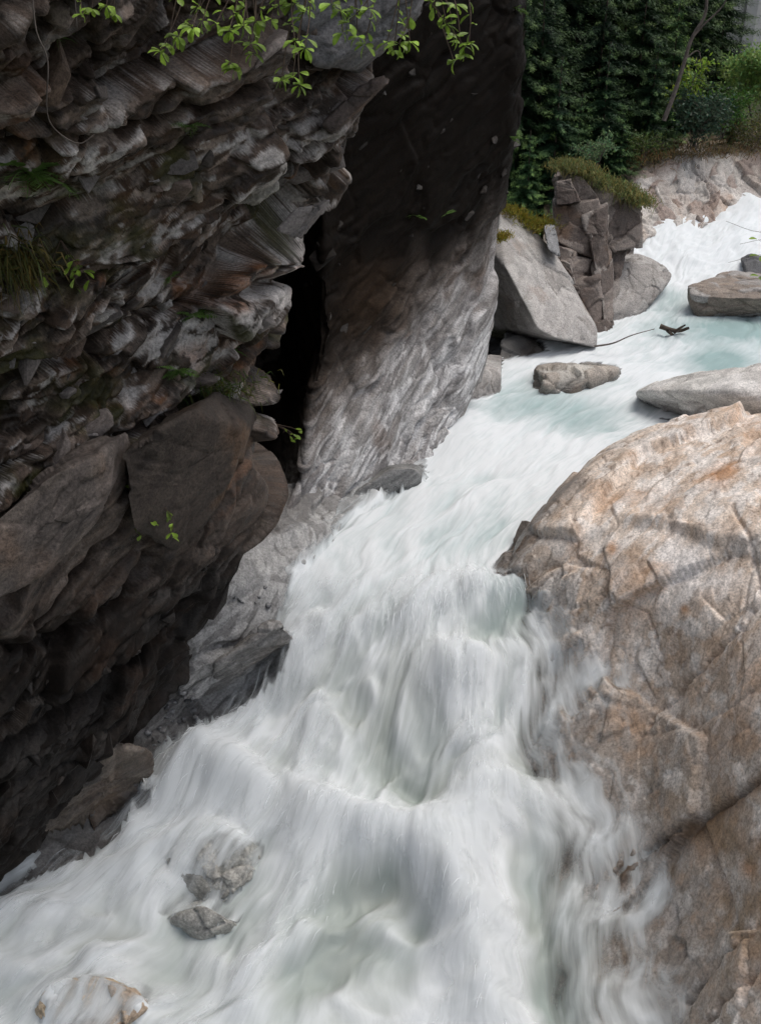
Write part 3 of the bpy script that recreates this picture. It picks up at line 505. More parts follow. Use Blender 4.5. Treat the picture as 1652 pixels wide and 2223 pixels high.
def river_grid(NR, NC, lift=0.0, seed=0, lumpy=1.0):
    # rows are packed by their size in view: more of them on the near falls
    P = surf(NRW, NR, NC); ri = np.repeat(np.linspace(0, 20, NR), NC); ci = np.tile(np.linspace(0, 1, NC), NR)
    seg = np.linalg.norm(np.diff(P[:, NC//2], axis=0), axis=1); s = np.repeat(np.concatenate([[0], np.cumsum(seg)]), NC)
    t = ci*8.0; Pf = P.reshape(-1, 3).copy(); px, py = proj(Pf)
    rapid = sstep(12.2, 14.0, ri); casc = 1-sstep(3.0, 4.5, ri)
    q = np.stack([s, t, 0*s], 1); shell = seed; seed = 0
    wp = fbm(q*np.array([0.35, 0.6, 1])+seed, 3, 201)
    wq = fbm(q*np.array([0.9, 1.3, 1])+seed+9, 2, 206)
    big = fbm(np.stack([s*0.38+wp, t*0.75+0.8*wp, 0*s+seed*0.3], 1), 3, 202)
    med = fbm(np.stack([s*0.8+1.2*wp, t*(1.7+0.6*rapid)+1.2*wp+0.5*wq, 0*s+seed*0.3], 1), 3, 203)
    fine = fbm(np.stack([s*0.9+2*wp+wq, t*7+2.6*wp+1.6*wq, 0*s+seed*0.3], 1), 3, 204)
    roll = fbm(np.stack([Pf[:, 0]*0.55+0.6*wp, Pf[:, 1]*0.55, 0*s], 1), 3, 207)
    dz = 0.34*rapid*roll + big*(0.14+0.30*rapid+0.30*casc) + med*(0.07+0.05*rapid+0.05*casc) + fine*(0.004+0.014*rapid)
    # standing waves, plumes and hollows seen in this reach
    for bx, by, rx, ry, a in ((430, 1690, 110, 70, 0.45), (1150, 1290, 100, 45, 0.28), (640, 1480, 110, 80, 0.25), (870, 1640, 110, 110, -0.30), (960, 1830, 150, 70, 0.30), (1000, 1990, 70, 120, 0.35), (830, 1920, 75, 55, -0.2), (700, 2080, 110, 80, -0.12), (560, 1720, 90, 60, 0.25),
                              (1180, 1640, 110, 45, -0.2), (1250, 1950, 90, 180, -0.15), (1060, 1450, 120, 60, 0.22), (760, 1800, 80, 40, 0.2), (1060, 2160, 60, 110, 0.3), (330, 2060, 140, 50, 0.1), (980, 930, 90, 50, 0.25), (1000, 1080, 120, 40, 0.12)):
        dz += lumpy*a*np.exp(-(((px-bx)/rx)**2+((py-by)/ry)**2))
    RG = 0*s
    for ln, w, a, fo_ in RIDGES:
        d = polydist(px, py, ln)/w; g_ = np.exp(-d**2); dz += lumpy*a*g_; RG += fo_*g_  # crests whiter, hollows greyer: foam, with wave shading put into the colour
    Pf[:, 2] += dz + lift
    # depth over the rock below (surveyed on a coarser grid); thin films climb the rocks at the edge
    sr, sc_ = 3, 2; Pg = Pf.reshape(NR, NC, 3)[::sr, ::sc_]; rz = np.full(Pg.shape[:2], -9.0); dn = Vector((0, 0, -1))
    for i in range(Pg.shape[0]):
        for j in range(Pg.shape[1]):
            hit = bvh.ray_cast(Vector((Pg[i, j, 0], Pg[i, j, 1], 9.0)), dn)
            if hit[0] is not None: rz[i, j] = hit[0].z
    def up_(a, n, axis):
        a = np.moveaxis(a, axis, 0); x = np.clip(np.arange(n)/(sr if axis == 0 else sc_), 0, len(a)-1.001); i = x.astype(int); f = (x-i)[:, None]
        return np.moveaxis(a[i]*(1-f)+a[i+1]*f, 0, axis)
    rz = up_(up_(rz, NR, 0), NC, 1).ravel()
    depth = Pf[:, 2]-rz
    film = sstep(13.2, 14.0, ri)*sstep(0.58, 0.86, ci)
    mid = np.maximum(np.exp(-(((px-460)/170)**2+((py-1900)/170)**2)**2), np.exp(-(((px-210)/190)**2+((py-2180)/130)**2)**2))
    left = sstep(9.0, 10.5, ri)*(1-sstep(0.25, 0.40, ci))*0.8
    filmS = sstep(13.2, 14.0, ri)*sstep(0.35, 0.5, ci)
    reach = np.maximum(filmS*np.interp(ri, [13, 14, 15, 16, 17, 18, 19], [0.35, 0.9, 1.5, 1.2, 1.1, 1.1, 1.1]), np.maximum(mid*0.6, left*0.35))*(0.85+0.7*big)
    film = np.maximum(film, np.maximum(mid, left))
    th = 0.03+0.06*np.clip(med+0.3, 0, 1)+0.03*np.clip(fine, 0, 1)+lift*0.6
    onf = (depth < th) & (np.maximum(film, filmS) > 0.02) & (depth > -reach)
    Pf[:, 2] = np.where(onf, rz+th, Pf[:, 2])
    filmR = sstep(13.2, 14.0, ri)*sstep(0.62, 0.90, ci)
    alpha = np.maximum(np.maximum(sstep(-0.02, 0.2+0.35*film+0.9*filmR, depth), (1-film)*(depth < -0.15)), film*(0.95-0.42*filmR)*sstep(-1.0, 0.0, depth/np.maximum(reach, 0.05)))
    fine0 = fine
    if shell: med = fbm(np.stack([s*0.8+1.2*wp, t*2.3+1.2*wp+0.5*wq, 0*s+shell*3.7], 1), 3, 213); fine = fbm(np.stack([s*0.9+2*wp+wq, t*8+2.6*wp+1.6*wq, 0*s+3.1*shell], 1), 3, 214)
    foam = RG + 0.90 - 0.20*rapid + 0.35*casc + (0.25+0.25*rapid)*big + (0.30+0.22*rapid)*med + 0.16*fine*rapid + 0.40*rapid*roll
    for bx, by, rx, ry, a in ((1150, 880, 150, 42, -0.6), (1270, 915, 90, 30, -0.35), (1050, 1150, 60, 60, -0.2), (960, 1180, 50, 40, -0.25), (1560, 785, 70, 30, -1.2), (1590, 715, 150, 28, -1.1), (1440, 650, 40, 30, -0.6), (980, 960, 120, 70, 0.4), (1180, 970, 120, 40, 0.15),
                              (850, 1590, 130, 110, -0.2), (1120, 1330, 70, 60, -0.4), (1250, 1450, 110, 150, -0.35), (1180, 1650, 150, 45, -0.5), (1230, 1950, 110, 220, -0.25), (830, 1910, 100, 55, -0.35), (690, 2080, 130, 90, -0.2), (1350, 2080, 130, 200, -0.3),
                              (1010, 1950, 80, 170, 0.5), (420, 1690, 110, 70, 0.5), (200, 1900, 200, 70, 0.25), (620, 1500, 100, 120, 0.3), (1000, 1820, 150, 50, 0.4), (560, 1260, 100, 60, 0.2), (1080, 2150, 60, 120, 0.4), (470, 2080, 100, 40, 0.2)):
        foam += a*np.exp(-(((px-bx)/rx)**2+((py-by)/ry)**2))
    foam += 0.35*(1-sstep(0.05, 0.7, depth))*(depth > -0.1)*(1-film)*(ri < 13)
    shallow = (1-sstep(0.0, 0.5+0.4*filmR, depth))*film
    sf = 0.45*big+0.6*med+0.6*fine0; foam = foam*(1-shallow) + shallow*(0.80+0.4*sf)
    alpha = alpha*(1-shallow) + shallow*np.clip(alpha*(0.85+1.5*sf), 0, 1)
    return Pf, gridfaces(NR, NC), dict(flow=np.stack([s+0.5*wq, t+0.30*wp+0.10*wq, wp], 1), foam=np.clip(foam, 0, 0.98), cover=np.clip(alpha, 0, 1), grey_tint=np.clip(rapid*(0.9+0.4*roll), 0, 1)), px, py, ri, ci  # greyer water tint in the rapids, trough shadow put into the colour

def watermat(name, veil=False):
    m, t, n, l = newmat(name); out = N(t, 'ShaderNodeOutputMaterial')
    fl = N(t, 'ShaderNodeAttribute', attribute_name='flow'); fo = N(t, 'ShaderNodeAttribute', attribute_name='foam'); co = N(t, 'ShaderNodeAttribute', attribute_name='cover')
    mp = N(t, 'ShaderNodeMapping'); mp.inputs['Scale'].default_value = (0.8, 9.0, 3.0); l.new(fl.outputs['Vector'], mp.inputs['Vector'])
    x = N(t, 'ShaderNodeTexNoise', Scale=1.0, Detail=3.0, Distortion=0.25); l.new(mp.outputs[0], x.inputs['Vector'])
    def math_(op, x, y):
        k = N(t, 'ShaderNodeMath', operation=op)
        for i, v in enumerate((x, y)):
            if isinstance(v, (int, float)): k.inputs[i].default_value = v
            else: l.new(v, k.inputs[i])
        return k.outputs[0]
    st = math_('SUBTRACT', x.outputs[0], 0.5)
    mp2 = N(t, 'ShaderNodeMapping'); mp2.inputs['Scale'].default_value = (1.3, 34.0, 9.0); l.new(fl.outputs['Vector'], mp2.inputs['Vector'])
    x2 = N(t, 'ShaderNodeTexNoise', Scale=1.0, Detail=1.0, Distortion=0.3); l.new(mp2.outputs[0], x2.inputs['Vector'])
    st = math_('ADD', st, math_('MULTIPLY', math_('SUBTRACT', x2.outputs[0], 0.5), 0.28))
    f = math_('ADD', fo.outputs['Fac'], math_('MULTIPLY', st, 0.55))
    fm = ramp(t, f, [(0.05, 0.0), (0.5, 0.38), (1.05, 1.0)])
    # aerated water scatters light inside, so its shading is softer than its surface
    ge = N(t, 'ShaderNodeNewGeometry'); vs = N(t, 'ShaderNodeVectorMath', operation='MULTIPLY_ADD'); l.new(ge.outputs['Normal'], vs.inputs[0]); vs.inputs[1].default_value = (0.6, 0.6, 0.6); vs.inputs[2].default_value = (0.0, -0.1, 0.45)
    vn = N(t, 'ShaderNodeVectorMath', operation='NORMALIZE'); l.new(vs.outputs[0], vn.inputs[0])
    fd = N(t, 'ShaderNodeBsdfDiffuse'); fd.inputs['Color'].default_value = (0.80, 0.83, 0.85, 1); l.new(vn.outputs[0], fd.inputs['Normal'])
    ft = N(t, 'ShaderNodeBsdfTranslucent'); ft.inputs['Color'].default_value = (0.80, 0.83, 0.85, 1); foam = N(t, 'ShaderNodeMixShader'); foam.inputs[0].default_value = 0.12
    l.new(fd.outputs[0], foam.inputs[1]); l.new(ft.outputs[0], foam.inputs[2])
    wat = N(t, 'ShaderNodeBsdfPrincipled', Roughness=0.6); sl = N(t, 'ShaderNodeAttribute', attribute_name='grey_tint'); l.new(mixc(t, 'MIX', sl.outputs['Fac'], (0.27, 0.375, 0.375), (0.335, 0.36, 0.335)), wat.inputs['Base Color']); wat.inputs['Specular IOR Level'].default_value = 0.25
    mx = N(t, 'ShaderNodeMixShader'); l.new(fm, mx.inputs[0]); l.new(wat.outputs[0], mx.inputs[1]); l.new(foam.outputs[0], mx.inputs[2])
    tr = N(t, 'ShaderNodeBsdfTransparent'); mo = N(t, 'ShaderNodeMixShader')
    if veil: al = math_('MULTIPLY', ramp(t, f, [(0.65, 0.0), (1.25, 0.6)]), co.outputs['Fac'])
    else:
        al = math_('ADD', co.outputs['Fac'], math_('MULTIPLY', st, math_('SUBTRACT', 1.25, co.outputs['Fac'])))
        al = ramp(t, al, [(0.05, 0.0), (0.85, 1.0)])
    l.new(al, mo.inputs[0]); l.new(tr.outputs[0], mo.inputs[1]); l.new(mx.outputs[0], mo.inputs[2]); l.new(mo.outputs[0], out.inputs[0])
    return m
M['drops'] = plainmat('flung_drops', (0.8, 0.83, 0.85), 0.5, 0.05, 4.0)
M['water'] = watermat('white_water'); M['veil'] = watermat('spray_veil', True)
V, F, at, px, py, ri, ci = river_grid(560, 400)
RV, Rpx, Rpy, Rcover = V, px, py, at['cover']
river = tag(mk('river', V, F, M['water'], attrs=at), 'white rapids rushing down the gorge from the top right', 'river', kind='structure')
for k, lf in enumerate((0.08,)):
    V, F, at, px, py, ri, ci = river_grid(300, 260, lf, seed=k+1)
    at['cover'] = at['cover']*sstep(0.0, 0.05, ci)*0.9*sstep(12, 13.5, ri)
    keep = (at['cover'][F].max(1) > 0.01); F = F[keep]
    tag(mk('spray', V, F, M['veil'], attrs=at), 'fine white spray drawn out over the rapids', 'spray', kind='stuff')
r = np.random.default_rng(77); V0 = RV; spx, spy, G = Rpx, Rpy, V0.reshape(560, 400, 3)
wgt = 0*spx
for ln, w, a, fo_ in RIDGES:
    if a > 0.15: wgt += np.exp(-(polydist(spx, spy, ln)/(w*0.6))**2)
wgt += 0.5*np.exp(-(polydist(spx, spy, [(690, 1180), (640, 1300), (560, 1450), (440, 1620), (330, 1720), (150, 1830), (0, 1890)])/22)**2)
wgt = wgt*(Rcover > 0.6); ids = r.choice(len(wgt), 2600, p=wgt/wgt.sum()); ii, jj = ids//400, ids % 400; fw = unit(G[np.minimum(ii+3, 559), jj]-G[ii, jj])
d0 = unit(fw + r.normal(size=fw.shape)*0.22 + np.array([0, 0, 0.55])*r.random((len(ids), 1))); L_ = (0.08+0.34*r.random(len(ids))**2)[:, None]; up0 = (0.03+0.12*r.random(len(ids)))[:, None]*np.array([0, 0, 1.0])
p0 = G[ii, jj]+up0*0.3; p1 = p0+d0*L_*0.5+up0*0.35; p2 = p0+d0*L_-np.array([0, 0, 0.25])*L_; sd_ = unit(np.cross(d0, r.normal(size=d0.shape)))*(0.0015+0.003*r.random(len(ids)))[:, None]
Vs = np.stack([p0-sd_*.3, p0+sd_*.3, p1+sd_, p1-sd_, p2+sd_*.2, p2-sd_*.2], 1).reshape(-1, 3); k_ = np.arange(len(ids))[:, None]*6
tag(mk('spray_streaks', Vs, np.concatenate([k_+np.array([[0, 1, 2, 3]]), k_+np.array([[3, 2, 4, 5]])]), M['drops']), 'fine drops flung off the wave crests', 'spray', kind='stuff')
# bed below the water
P = surf(NRW, 160, 90); Pf = P.reshape(-1, 3).copy(); ci = np.tile(np.linspace(-1, 1, 90), 160)
Pf[:, 2] -= 1.6-0.6*ci**2 + 0.5*fbm(Pf*0.5, 3, 301)
tag(mk('river_bed', Pf, gridfaces(160, 90), M['bed']), 'stony bed under the rapids', 'river bed', kind='structure')

# ================================================================== FAR BANK, HILLSIDE, GROUND
net = [[W(1180, 420, 54), W(1330, 345, 56), W(1400, 318, 56), W(1480, 300, 56), W(1560, 290, 57), W(1652, 285, 58), W(1850, 270, 59), W(2200, 250, 60)],
       [W(1180, 430, 48), W(1330, 370, 50), W(1400, 345, 50), W(1480, 330, 50), W(1560, 322, 51), W(1652, 318, 52), W(1850, 310, 53), W(2200, 290, 54)],
       [W(1180, 440, 45), W(1330, 400, 47), W(1400, 370, 47.5), W(1480, 350, 48), W(1560, 342, 49), W(1652, 335, 50), W(1850, 330, 51), W(2200, 320, 52)],
       [W(1180, 480, 43), W(1330, 460, 44.5), W(1400, 440, 45), W(1480, 425, 46), W(1560, 410, 47), W(1652, 395, 48), W(1850, 380, 49), W(2200, 370, 50)],
       [W(1180, 560, 41), W(1330, 540, 42), W(1400, 520, 42.5), W(1480, 495, 44), W(1560, 475, 45.5), W(1652, 450, 46.5), W(1850, 430, 47.5), W(2200, 420, 48.5)],
       [W(1180, 640, 40), W(1330, 620, 41), W(1400, 590, 41.3), W(1480, 560, 43), W(1560, 540, 44.5), W(1652, 520, 45.5), W(1850, 500, 46), W(2200, 490, 47)]]
NR, NC = 220, 340
P = surf(net, NR, NC); Pf = P.reshape(-1, 3); nf = gnormals(P).reshape(-1, 3); nf *= np.sign((nf @ np.array([0, -1, 0.6])))[:, None]; px, py = proj(Pf)
h, r1, r2, r3 = rock_h(Pf, 0.26, 0.15, 0.08, seed=91, s=0.8, flat=4.0, warp=0.25)
c = palette((r1*0.5+r2*0.6) % 1, [(0.44, 0.38, 0.335), (0.35, 0.285, 0.25), (0.50, 0.46, 0.43), (0.29, 0.23, 0.20), (0.46, 0.42, 0.385)])
bd_ = fbm((Pf@FR)*np.array([0.25, 0.25, 2.2])+4, 4, 94); c = lerp3(c, np.array([0.55, 0.52, 0.49]), sstep(0.0, 0.35, bd_)*0.7); c = lerp3(c, np.array([0.20, 0.155, 0.135]), sstep(0.05, 0.4, -bd_)*0.7); c = lerp3(c, np.array([0.36, 0.21, 0.12]), sstep(0.1, 0.5, fbm((Pf@FR)*np.array([0.3, 0.3, 0.9]), 4, 92))*0.55)
soil = 1-sstep(-12, 14, py-np.interp(px, [1180, 1330, 1400, 1480, 1652, 1900], [520, 430, 352, 330, 335, 335])+25*fbm(Pf*0.6, 3, 93)); c = lerp3(c, np.array([0.10, 0.075, 0.035]), soil*0.8)
tag(mk('rock_bank', Pf+nf*h[:, None], gridfaces(NR, NC), M['boulder'], col=c), 'pinkish banded rock bank behind the upper cascade', 'rock bank', kind='structure')
xs = np.linspace(-60, 140, 90); ys = np.linspace(41, 260, 90); X, Y_ = np.meshgrid(xs, ys); Pf = np.stack([X.ravel(), Y_.ravel(), 0*X.ravel()], 1)
Pf[:, 2] = np.interp(Pf[:, 1], [41, 44, 50, 60, 80, 120, 260], [2.8, 4.2, 6.3, 8.2, 11.0, 26, 90]) + 1.2*fbm(Pf*0.12, 3, 95) - 1.5*sstep(14, 20, Pf[:, 0])*(Pf[:, 1] < 60)
hill_z = lambda x, y: float(np.interp(y, [41, 44, 50, 60, 80, 120, 260], [2.8, 4.2, 6.3, 8.2, 11.0, 26, 90]))
tag(mk('hillside', Pf, gridfaces(90, 90), M['soil']), 'wooded slope rising behind the gorge', 'hillside', kind='structure')
g = np.array([[-600, -300, -6], [600, -300, -6], [600, 900, -6], [-600, 900, -6]], float)
tag(mk('ground', g, [[0, 1, 2, 3]], M['soil']), 'ground far below and around the gorge', 'ground', kind='structure')

# ================================================================== LOOSE SLABS ON THE CLIFFS (parts of the cliffs)
def shard(seed, kind=0):
    r = np.random.default_rng(seed)
    if kind == 0: pts = (r.random((13, 3))-0.5)*np.array([1.0, 0.8, 0.34]); pts[:, 2] += 0.10*pts[:, 0]
    else: v = r.normal(size=(16, 3)); pts = 0.5*v/np.linalg.norm(v, axis=1, keepdims=True)*np.array([1, 0.85, 0.7])
    bm = bmesh.new(); [bm.verts.new(p) for p in pts]; res = bmesh.ops.convex_hull(bm, input=bm.verts)
    bmesh.ops.delete(bm, geom=[v for v in bm.verts if not v.link_faces], context='VERTS')
    bmesh.ops.bevel(bm, geom=list(bm.edges), offset=0.018 if kind == 0 else 0.05, segments=1, affect='EDGES')
    bmesh.ops.triangulate(bm, faces=bm.faces)
    me = bpy.data.meshes.new('rock_slab'); bm.to_mesh(me); bm.free(); return me
def rotm(x, y, z): return Matrix((x, y, z)).transposed().to_4x4()
slabs = [shard(500+i) for i in range(12)]; [m_.materials.append(M['slab']) for m_ in slabs]
slabsd = [m_.copy() for m_ in slabs]
for m_ in slabsd: m_.materials.clear(); m_.materials.append(M['slabdark'])
def scatter(parent, P, nrm, px, py, ok, count, pool, smin, smax, seed, name='rock_slab'):
    r = np.random.default_rng(seed); idx = np.nonzero(ok)[0]; idx = r.choice(idx, count, replace=False)
    for k, i in enumerate(idx):
        o = bpy.data.objects.new(name, pool[k % len(pool)]); COL.objects.link(o); o.parent = parent
        sz = smin+(smax-smin)*r.random()**3
        R3 = rotm(S1, S2, S3) @ Matrix.Rotation(r.normal()*0.35, 4, 'X') @ Matrix.Rotation(r.normal()*0.3, 4, 'Y') @ Matrix.Rotation(r.normal()*0.7, 4, 'Z')
        o.matrix_local = Matrix.Translation(Vector(P[i] - nrm[i]*sz*0.22)) @ R3 @ Matrix.Diagonal((sz*(0.8+0.6*r.random()), sz*(0.7+0.5*r.random()), sz*(0.6+0.8*r.random()), 1))
inA = (A_px > -60) & (A_px < np.interp(A_py, [e[0] for e in edgeA], [e[1] for e in edgeA])-12) & (A_py > -60) & (A_py < 1750) & (A_n[:, 1] < 0.1)
okA = inA & ~((A_py > np.interp(A_px, [-900, 0, 230, 430, 560], [1330, 1130, 965, 885, 890])-20) & (A_py+0.5*A_px < 1480))
scatter(cliffA, A_P, A_n, A_px, A_py, okA & (A_low < 0.5), 170, slabs, 0.14, 1.15, 1)
scatter(cliffA, A_P, A_n, A_px, A_py, inA & (A_low > 0.5), 65, slabsd, 0.25, 0.9, 2)
inB = (B_px > 660) & (B_px < 1120) & (B_py > -40) & (B_py < 1000) & (B_n[:, 1] < 0.1)
scatter(cliffB, B_P, B_n, B_px, B_py, inB & (B_dk > 0.8), 70, slabsd, 0.2, 0.8, 3)
for fr, dp, cols in ((((610, 62, 15.2), (680, -80, 15.4), (930, -90, 15.8), (905, 30, 15.9), (800, 95, 15.8), (765, 158, 15.7), (690, 150, 15.3)), 1.2, ((0.15, 0.147, 0.15), (0.17, 0.163, 0.165))),
                      (((705, 440, 16.0), (690, 470, 15.9), (650, 520, 15.8), (600, 500, 15.6), (640, 455, 15.7)), 0.5, ((0.17, 0.155, 0.15),)), (((840, 170, 16.2), (800, 215, 16.1), (720, 290, 15.9), (700, 270, 15.9), (780, 190, 16.1)), 0.4, ((0.09, 0.07, 0.062),)),
                      (((-40, 1150, 11.6), (110, 1030, 12.3), (215, 985, 12.9), (232, 1060, 13.0), (190, 1160, 12.8), (90, 1260, 12.2), (-40, 1330, 11.4)), 1.2, ((0.12, 0.10, 0.09), (0.14, 0.115, 0.10))), (((255, 985, 13.3), (420, 892, 14.3), (525, 925, 15.1), (530, 960, 15.1), (480, 1110, 14.7), (380, 1200, 14.0), (290, 1150, 13.4)), 1.2, ((0.045, 0.036, 0.031), (0.055, 0.044, 0.037)))):
    boulder('rock_slab', shape(fr, dp, 0.97), None, parent=cliffA, nsub=46, p=40, amp=0.045, seed=int(fr[0][0])+900, cols=cols, mat='cliff', s=0.9, rustamt=0.3)
# stones heaped on the ledge
stones = [shard(600+i, 1) for i in range(6)]; [m_.materials.append(M['pebble']) for m_ in stones]
Lpx, Lpy = proj(Lv)
for (cx, cy, sx, sy, cnt, sd) in ((395, 1535, 35, 35, 30, 5), (350, 1600, 35, 25, 16, 6), (545, 1290, 40, 30, 8, 7)):
    ok = (np.abs(Lpx-cx) < sx) & (np.abs(Lpy-cy) < sy)
    r = np.random.default_rng(sd); idx = np.nonzero(ok)[0]
    for k, i in enumerate(r.choice(idx, min(cnt, len(idx)), replace=False)):
        o = bpy.data.objects.new('stone', stones[k % 6]); COL.objects.link(o); o.parent = ledge; sz = 0.08+0.16*r.random()**1.8
        o.matrix_local = Matrix.Translation(Vector(Lv[i])+Vector((0, 0, sz*0.15))) @ Matrix.Rotation(r.random()*6.3, 4, 'Z') @ Matrix.Rotation(r.normal()*0.3, 4, 'X') @ Matrix.Scale(sz, 4)

# ================================================================== PLANTS
def tube(pts, r0, r1, n=7, wob=0.0, seed=0):
    pts = np.asarray(pts, float); m = len(pts); V = []; F = []
    d = np.gradient(pts, axis=0); d /= np.linalg.norm(d, axis=1, keepdims=True)+1e-9
    up = np.array([0.31, 0.2, 0.93]); a = np.cross(d, up); a /= np.linalg.norm(a, axis=1, keepdims=True)+1e-9; b = np.cross(d, a)
    th = np.arange(n)/n*2*math.pi; rr = np.linspace(r0, r1, m)
    for i in range(m): V.append(pts[i]+rr[i]*(np.cos(th)[:, None]*a[i]+np.sin(th)[:, None]*b[i]))
    for i in range(m-1):
        for j in range(n): F.append((i*n+j, i*n+(j+1) % n, (i+1)*n+(j+1) % n, (i+1)*n+j))
    return np.concatenate(V), np.array(F)
def join(parts):
    V = []; F = []; o = 0
    for v, f in parts: V.append(v); F.append(np.asarray(f)+o); o += len(v)
    return np.concatenate(V), np.concatenate(F)
def leafquads(C, D, S, L, Wd):
    """diamond-ended quads: C base points, D along, S side"""
    D = unit(D); S = unit(S - (S*D).sum(1, keepdims=True)*D); L = np.broadcast_to(L, len(C))[:, None]; Wd = np.broadcast_to(Wd, len(C))[:, None]
    V = np.stack([C, C+D*L*0.5+S*Wd*0.5, C+D*L, C+D*L*0.5-S*Wd*0.5], 1).reshape(-1, 3)
    return V, np.arange(len(V)).reshape(-1, 4)

def spruce_meshes(h, R, seed, light=1.0):
    r = np.random.default_rng(seed); C = []; D = []; S = []; L = []; TT = []
    z = 0.06*h
    while z < h*0.985:
        f = z/h; bl = R*(1-f)**0.85*(0.75+0.5*r.random())+0.08
        nb_ = 11 if f < 0.8 else 7; az0 = r.random()*6.3
        for k in range(nb_):
            az = az0+k*2*math.pi/nb_+r.normal()*0.35; b = bl*(0.6+0.6*r.random()); o = np.array([math.cos(az), math.sin(az), 0]); sd = np.array([-o[1], o[0], 0])
            n_ = max(4, int(b/0.055)); u = np.linspace(0.03, 1, n_)
            droop = 0.12*u-0.50*u**1.5+0.22*u**3.5
            pts = np.array([0, 0, z+r.normal()*0.07]) + o*(u*b)[:, None] + np.array([0, 0, 1.0])*(droop*b)[:, None]
            for sgn in (-1, 1, -1, 1, 0, 0, 0):
                jit = r.normal(size=(n_, 3))*0.16
                d = o*0.7 + sgn*sd*0.9 + np.array([0, 0, -0.22]) + jit if sgn else o*0.9+np.array([0, 0, -0.4])+jit*1.5
                C.append(pts + r.normal(size=(n_, 3))*np.array([0.03, 0.03, 0.05])); D.append(d); S.append(np.cross(d, np.array([0, 0, 1.0]))+jit); L.append((0.09+0.13*(1-u)*min(b, 1.4))*(0.7+0.6*r.random(n_))); TT.append(u)
        z += 0.40+0.16*r.random()
    C = np.concatenate(C); D = np.concatenate(D); S = np.concatenate(S); L = np.concatenate(L); TT = np.concatenate(TT)
    V, F = leafquads(C, D, S, L*1.05, L*0.26)
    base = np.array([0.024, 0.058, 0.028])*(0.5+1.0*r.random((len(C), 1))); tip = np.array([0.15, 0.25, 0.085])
    c = (base+(tip-base)*(np.clip(TT-0.45, 0, 1)**1.5*2.0)[:, None])*light  # inner needles dark, tips pale: bough shade put into the colour
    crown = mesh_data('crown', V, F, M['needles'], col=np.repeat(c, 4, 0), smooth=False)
    Vt, Ft = tube([(0, 0, -0.5), (0.02, 0, h*0.3), (0, 0.02, h*0.7), (0, 0, h*0.99)], 0.07, 0.012)
    return mesh_data('trunk', Vt, Ft, M['bark']), crown
SPR = [spruce_meshes(7.0, 1.9, 700, 1.6), spruce_meshes(7.0, 2.3, 701, 1.3), spruce_meshes(7.0, 2.7, 702, 0.75)]  # front crowns coloured lighter, rear darker: shade among the trees put into colour
# (x, y of the foot in the photo, metres ahead, height, look)
spots = [(1140, 470, 43, 5.2, 'at the cliff edge, its foot behind the wedge boulder'), (1195, 440, 45, 7.0, 'second from the cliff edge'), (1245, 385, 46.5, 5.0, 'above the left end of the grassy pillar'), (1300, 372, 47.5, 6.6, 'just behind the grassy pillar top'),
         (1345, 365, 47, 4.2, 'shortest of the front row, right of the pillar'), (1395, 345, 50, 5.8, 'left of the grey green bush'), (1440, 330, 53, 7.2, 'right behind the grey green bush'), (1580, 318, 51.5, 3.6, 'small and leafy at the right by the bank'),
         (1120, 420, 50, 12, None), (1175, 400, 53, 13, None), (1225, 370, 54, 12, None), (1275, 350, 55, 12.5, None), (1330, 335, 56, 12, None), (1385, 320, 57, 12, None), (1435, 310, 58, 11, None), (1490, 300, 60, 11, None), (1540, 290, 62, 9.5, None), (1100, 380, 58, 15, None), (1150, 370, 60, 15, None), (1205, 350, 62, 15, None), (1260, 330, 63, 15, None),
         (1320, 320, 64, 15, None), (1370, 305, 65, 15, None), (1425, 290, 66, 15, None), (1475, 280, 67, 14, None), (1525, 270, 68, 11, None), (1060, 360, 64, 16, None), (1180, 330, 72, 19, None), (1290, 310, 74, 19, None), (1400, 280, 76, 18, None), (1480, 260, 78, 15, None), (1110, 440, 46.5, 10, None), (1270, 400, 50.5, 10, None), (1365, 350, 52.5, 9.5, None), (1160, 430, 47.5, 10, None)]
ORD = ('first', 'second', 'third', 'fourth', 'fifth', 'sixth', 'seventh', 'eighth', 'ninth', 'tenth', 'eleventh', 'twelfth', 'thirteenth', 'fourteenth')
rowof = lambda q: 'middle' if q[2] < 62 else 'rear'
for rw in ('middle', 'rear'):
    for k, q in enumerate(sorted([q for q in spots if q[4] is None and rowof(q) == rw], key=lambda q: q[0])):
        spots[spots.index(q)] = q[:4]+('in the %s row of the wood, %s from the leaning cliff' % (rw, ORD[k]),)
for i, (x, y, Y, h, lab) in enumerate(spots):
    b = W(x, y, Y); b[2] = max(min(b[2], hill_z(b[0], b[1])+0.6), hill_z(b[0], b[1])-0.8)
    e = empty('spruce_tree', b); sc_ = h/7.0; e.scale = (sc_**0.75, sc_**0.75, sc_); e.rotation_euler = (random.gauss(0, .02), random.gauss(0, .02), random.random()*6.3)
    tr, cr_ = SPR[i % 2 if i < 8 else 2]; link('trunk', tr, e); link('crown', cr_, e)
    tag(e, 'dark green spruce ' + lab, 'tree', 'spruces on the far bank')

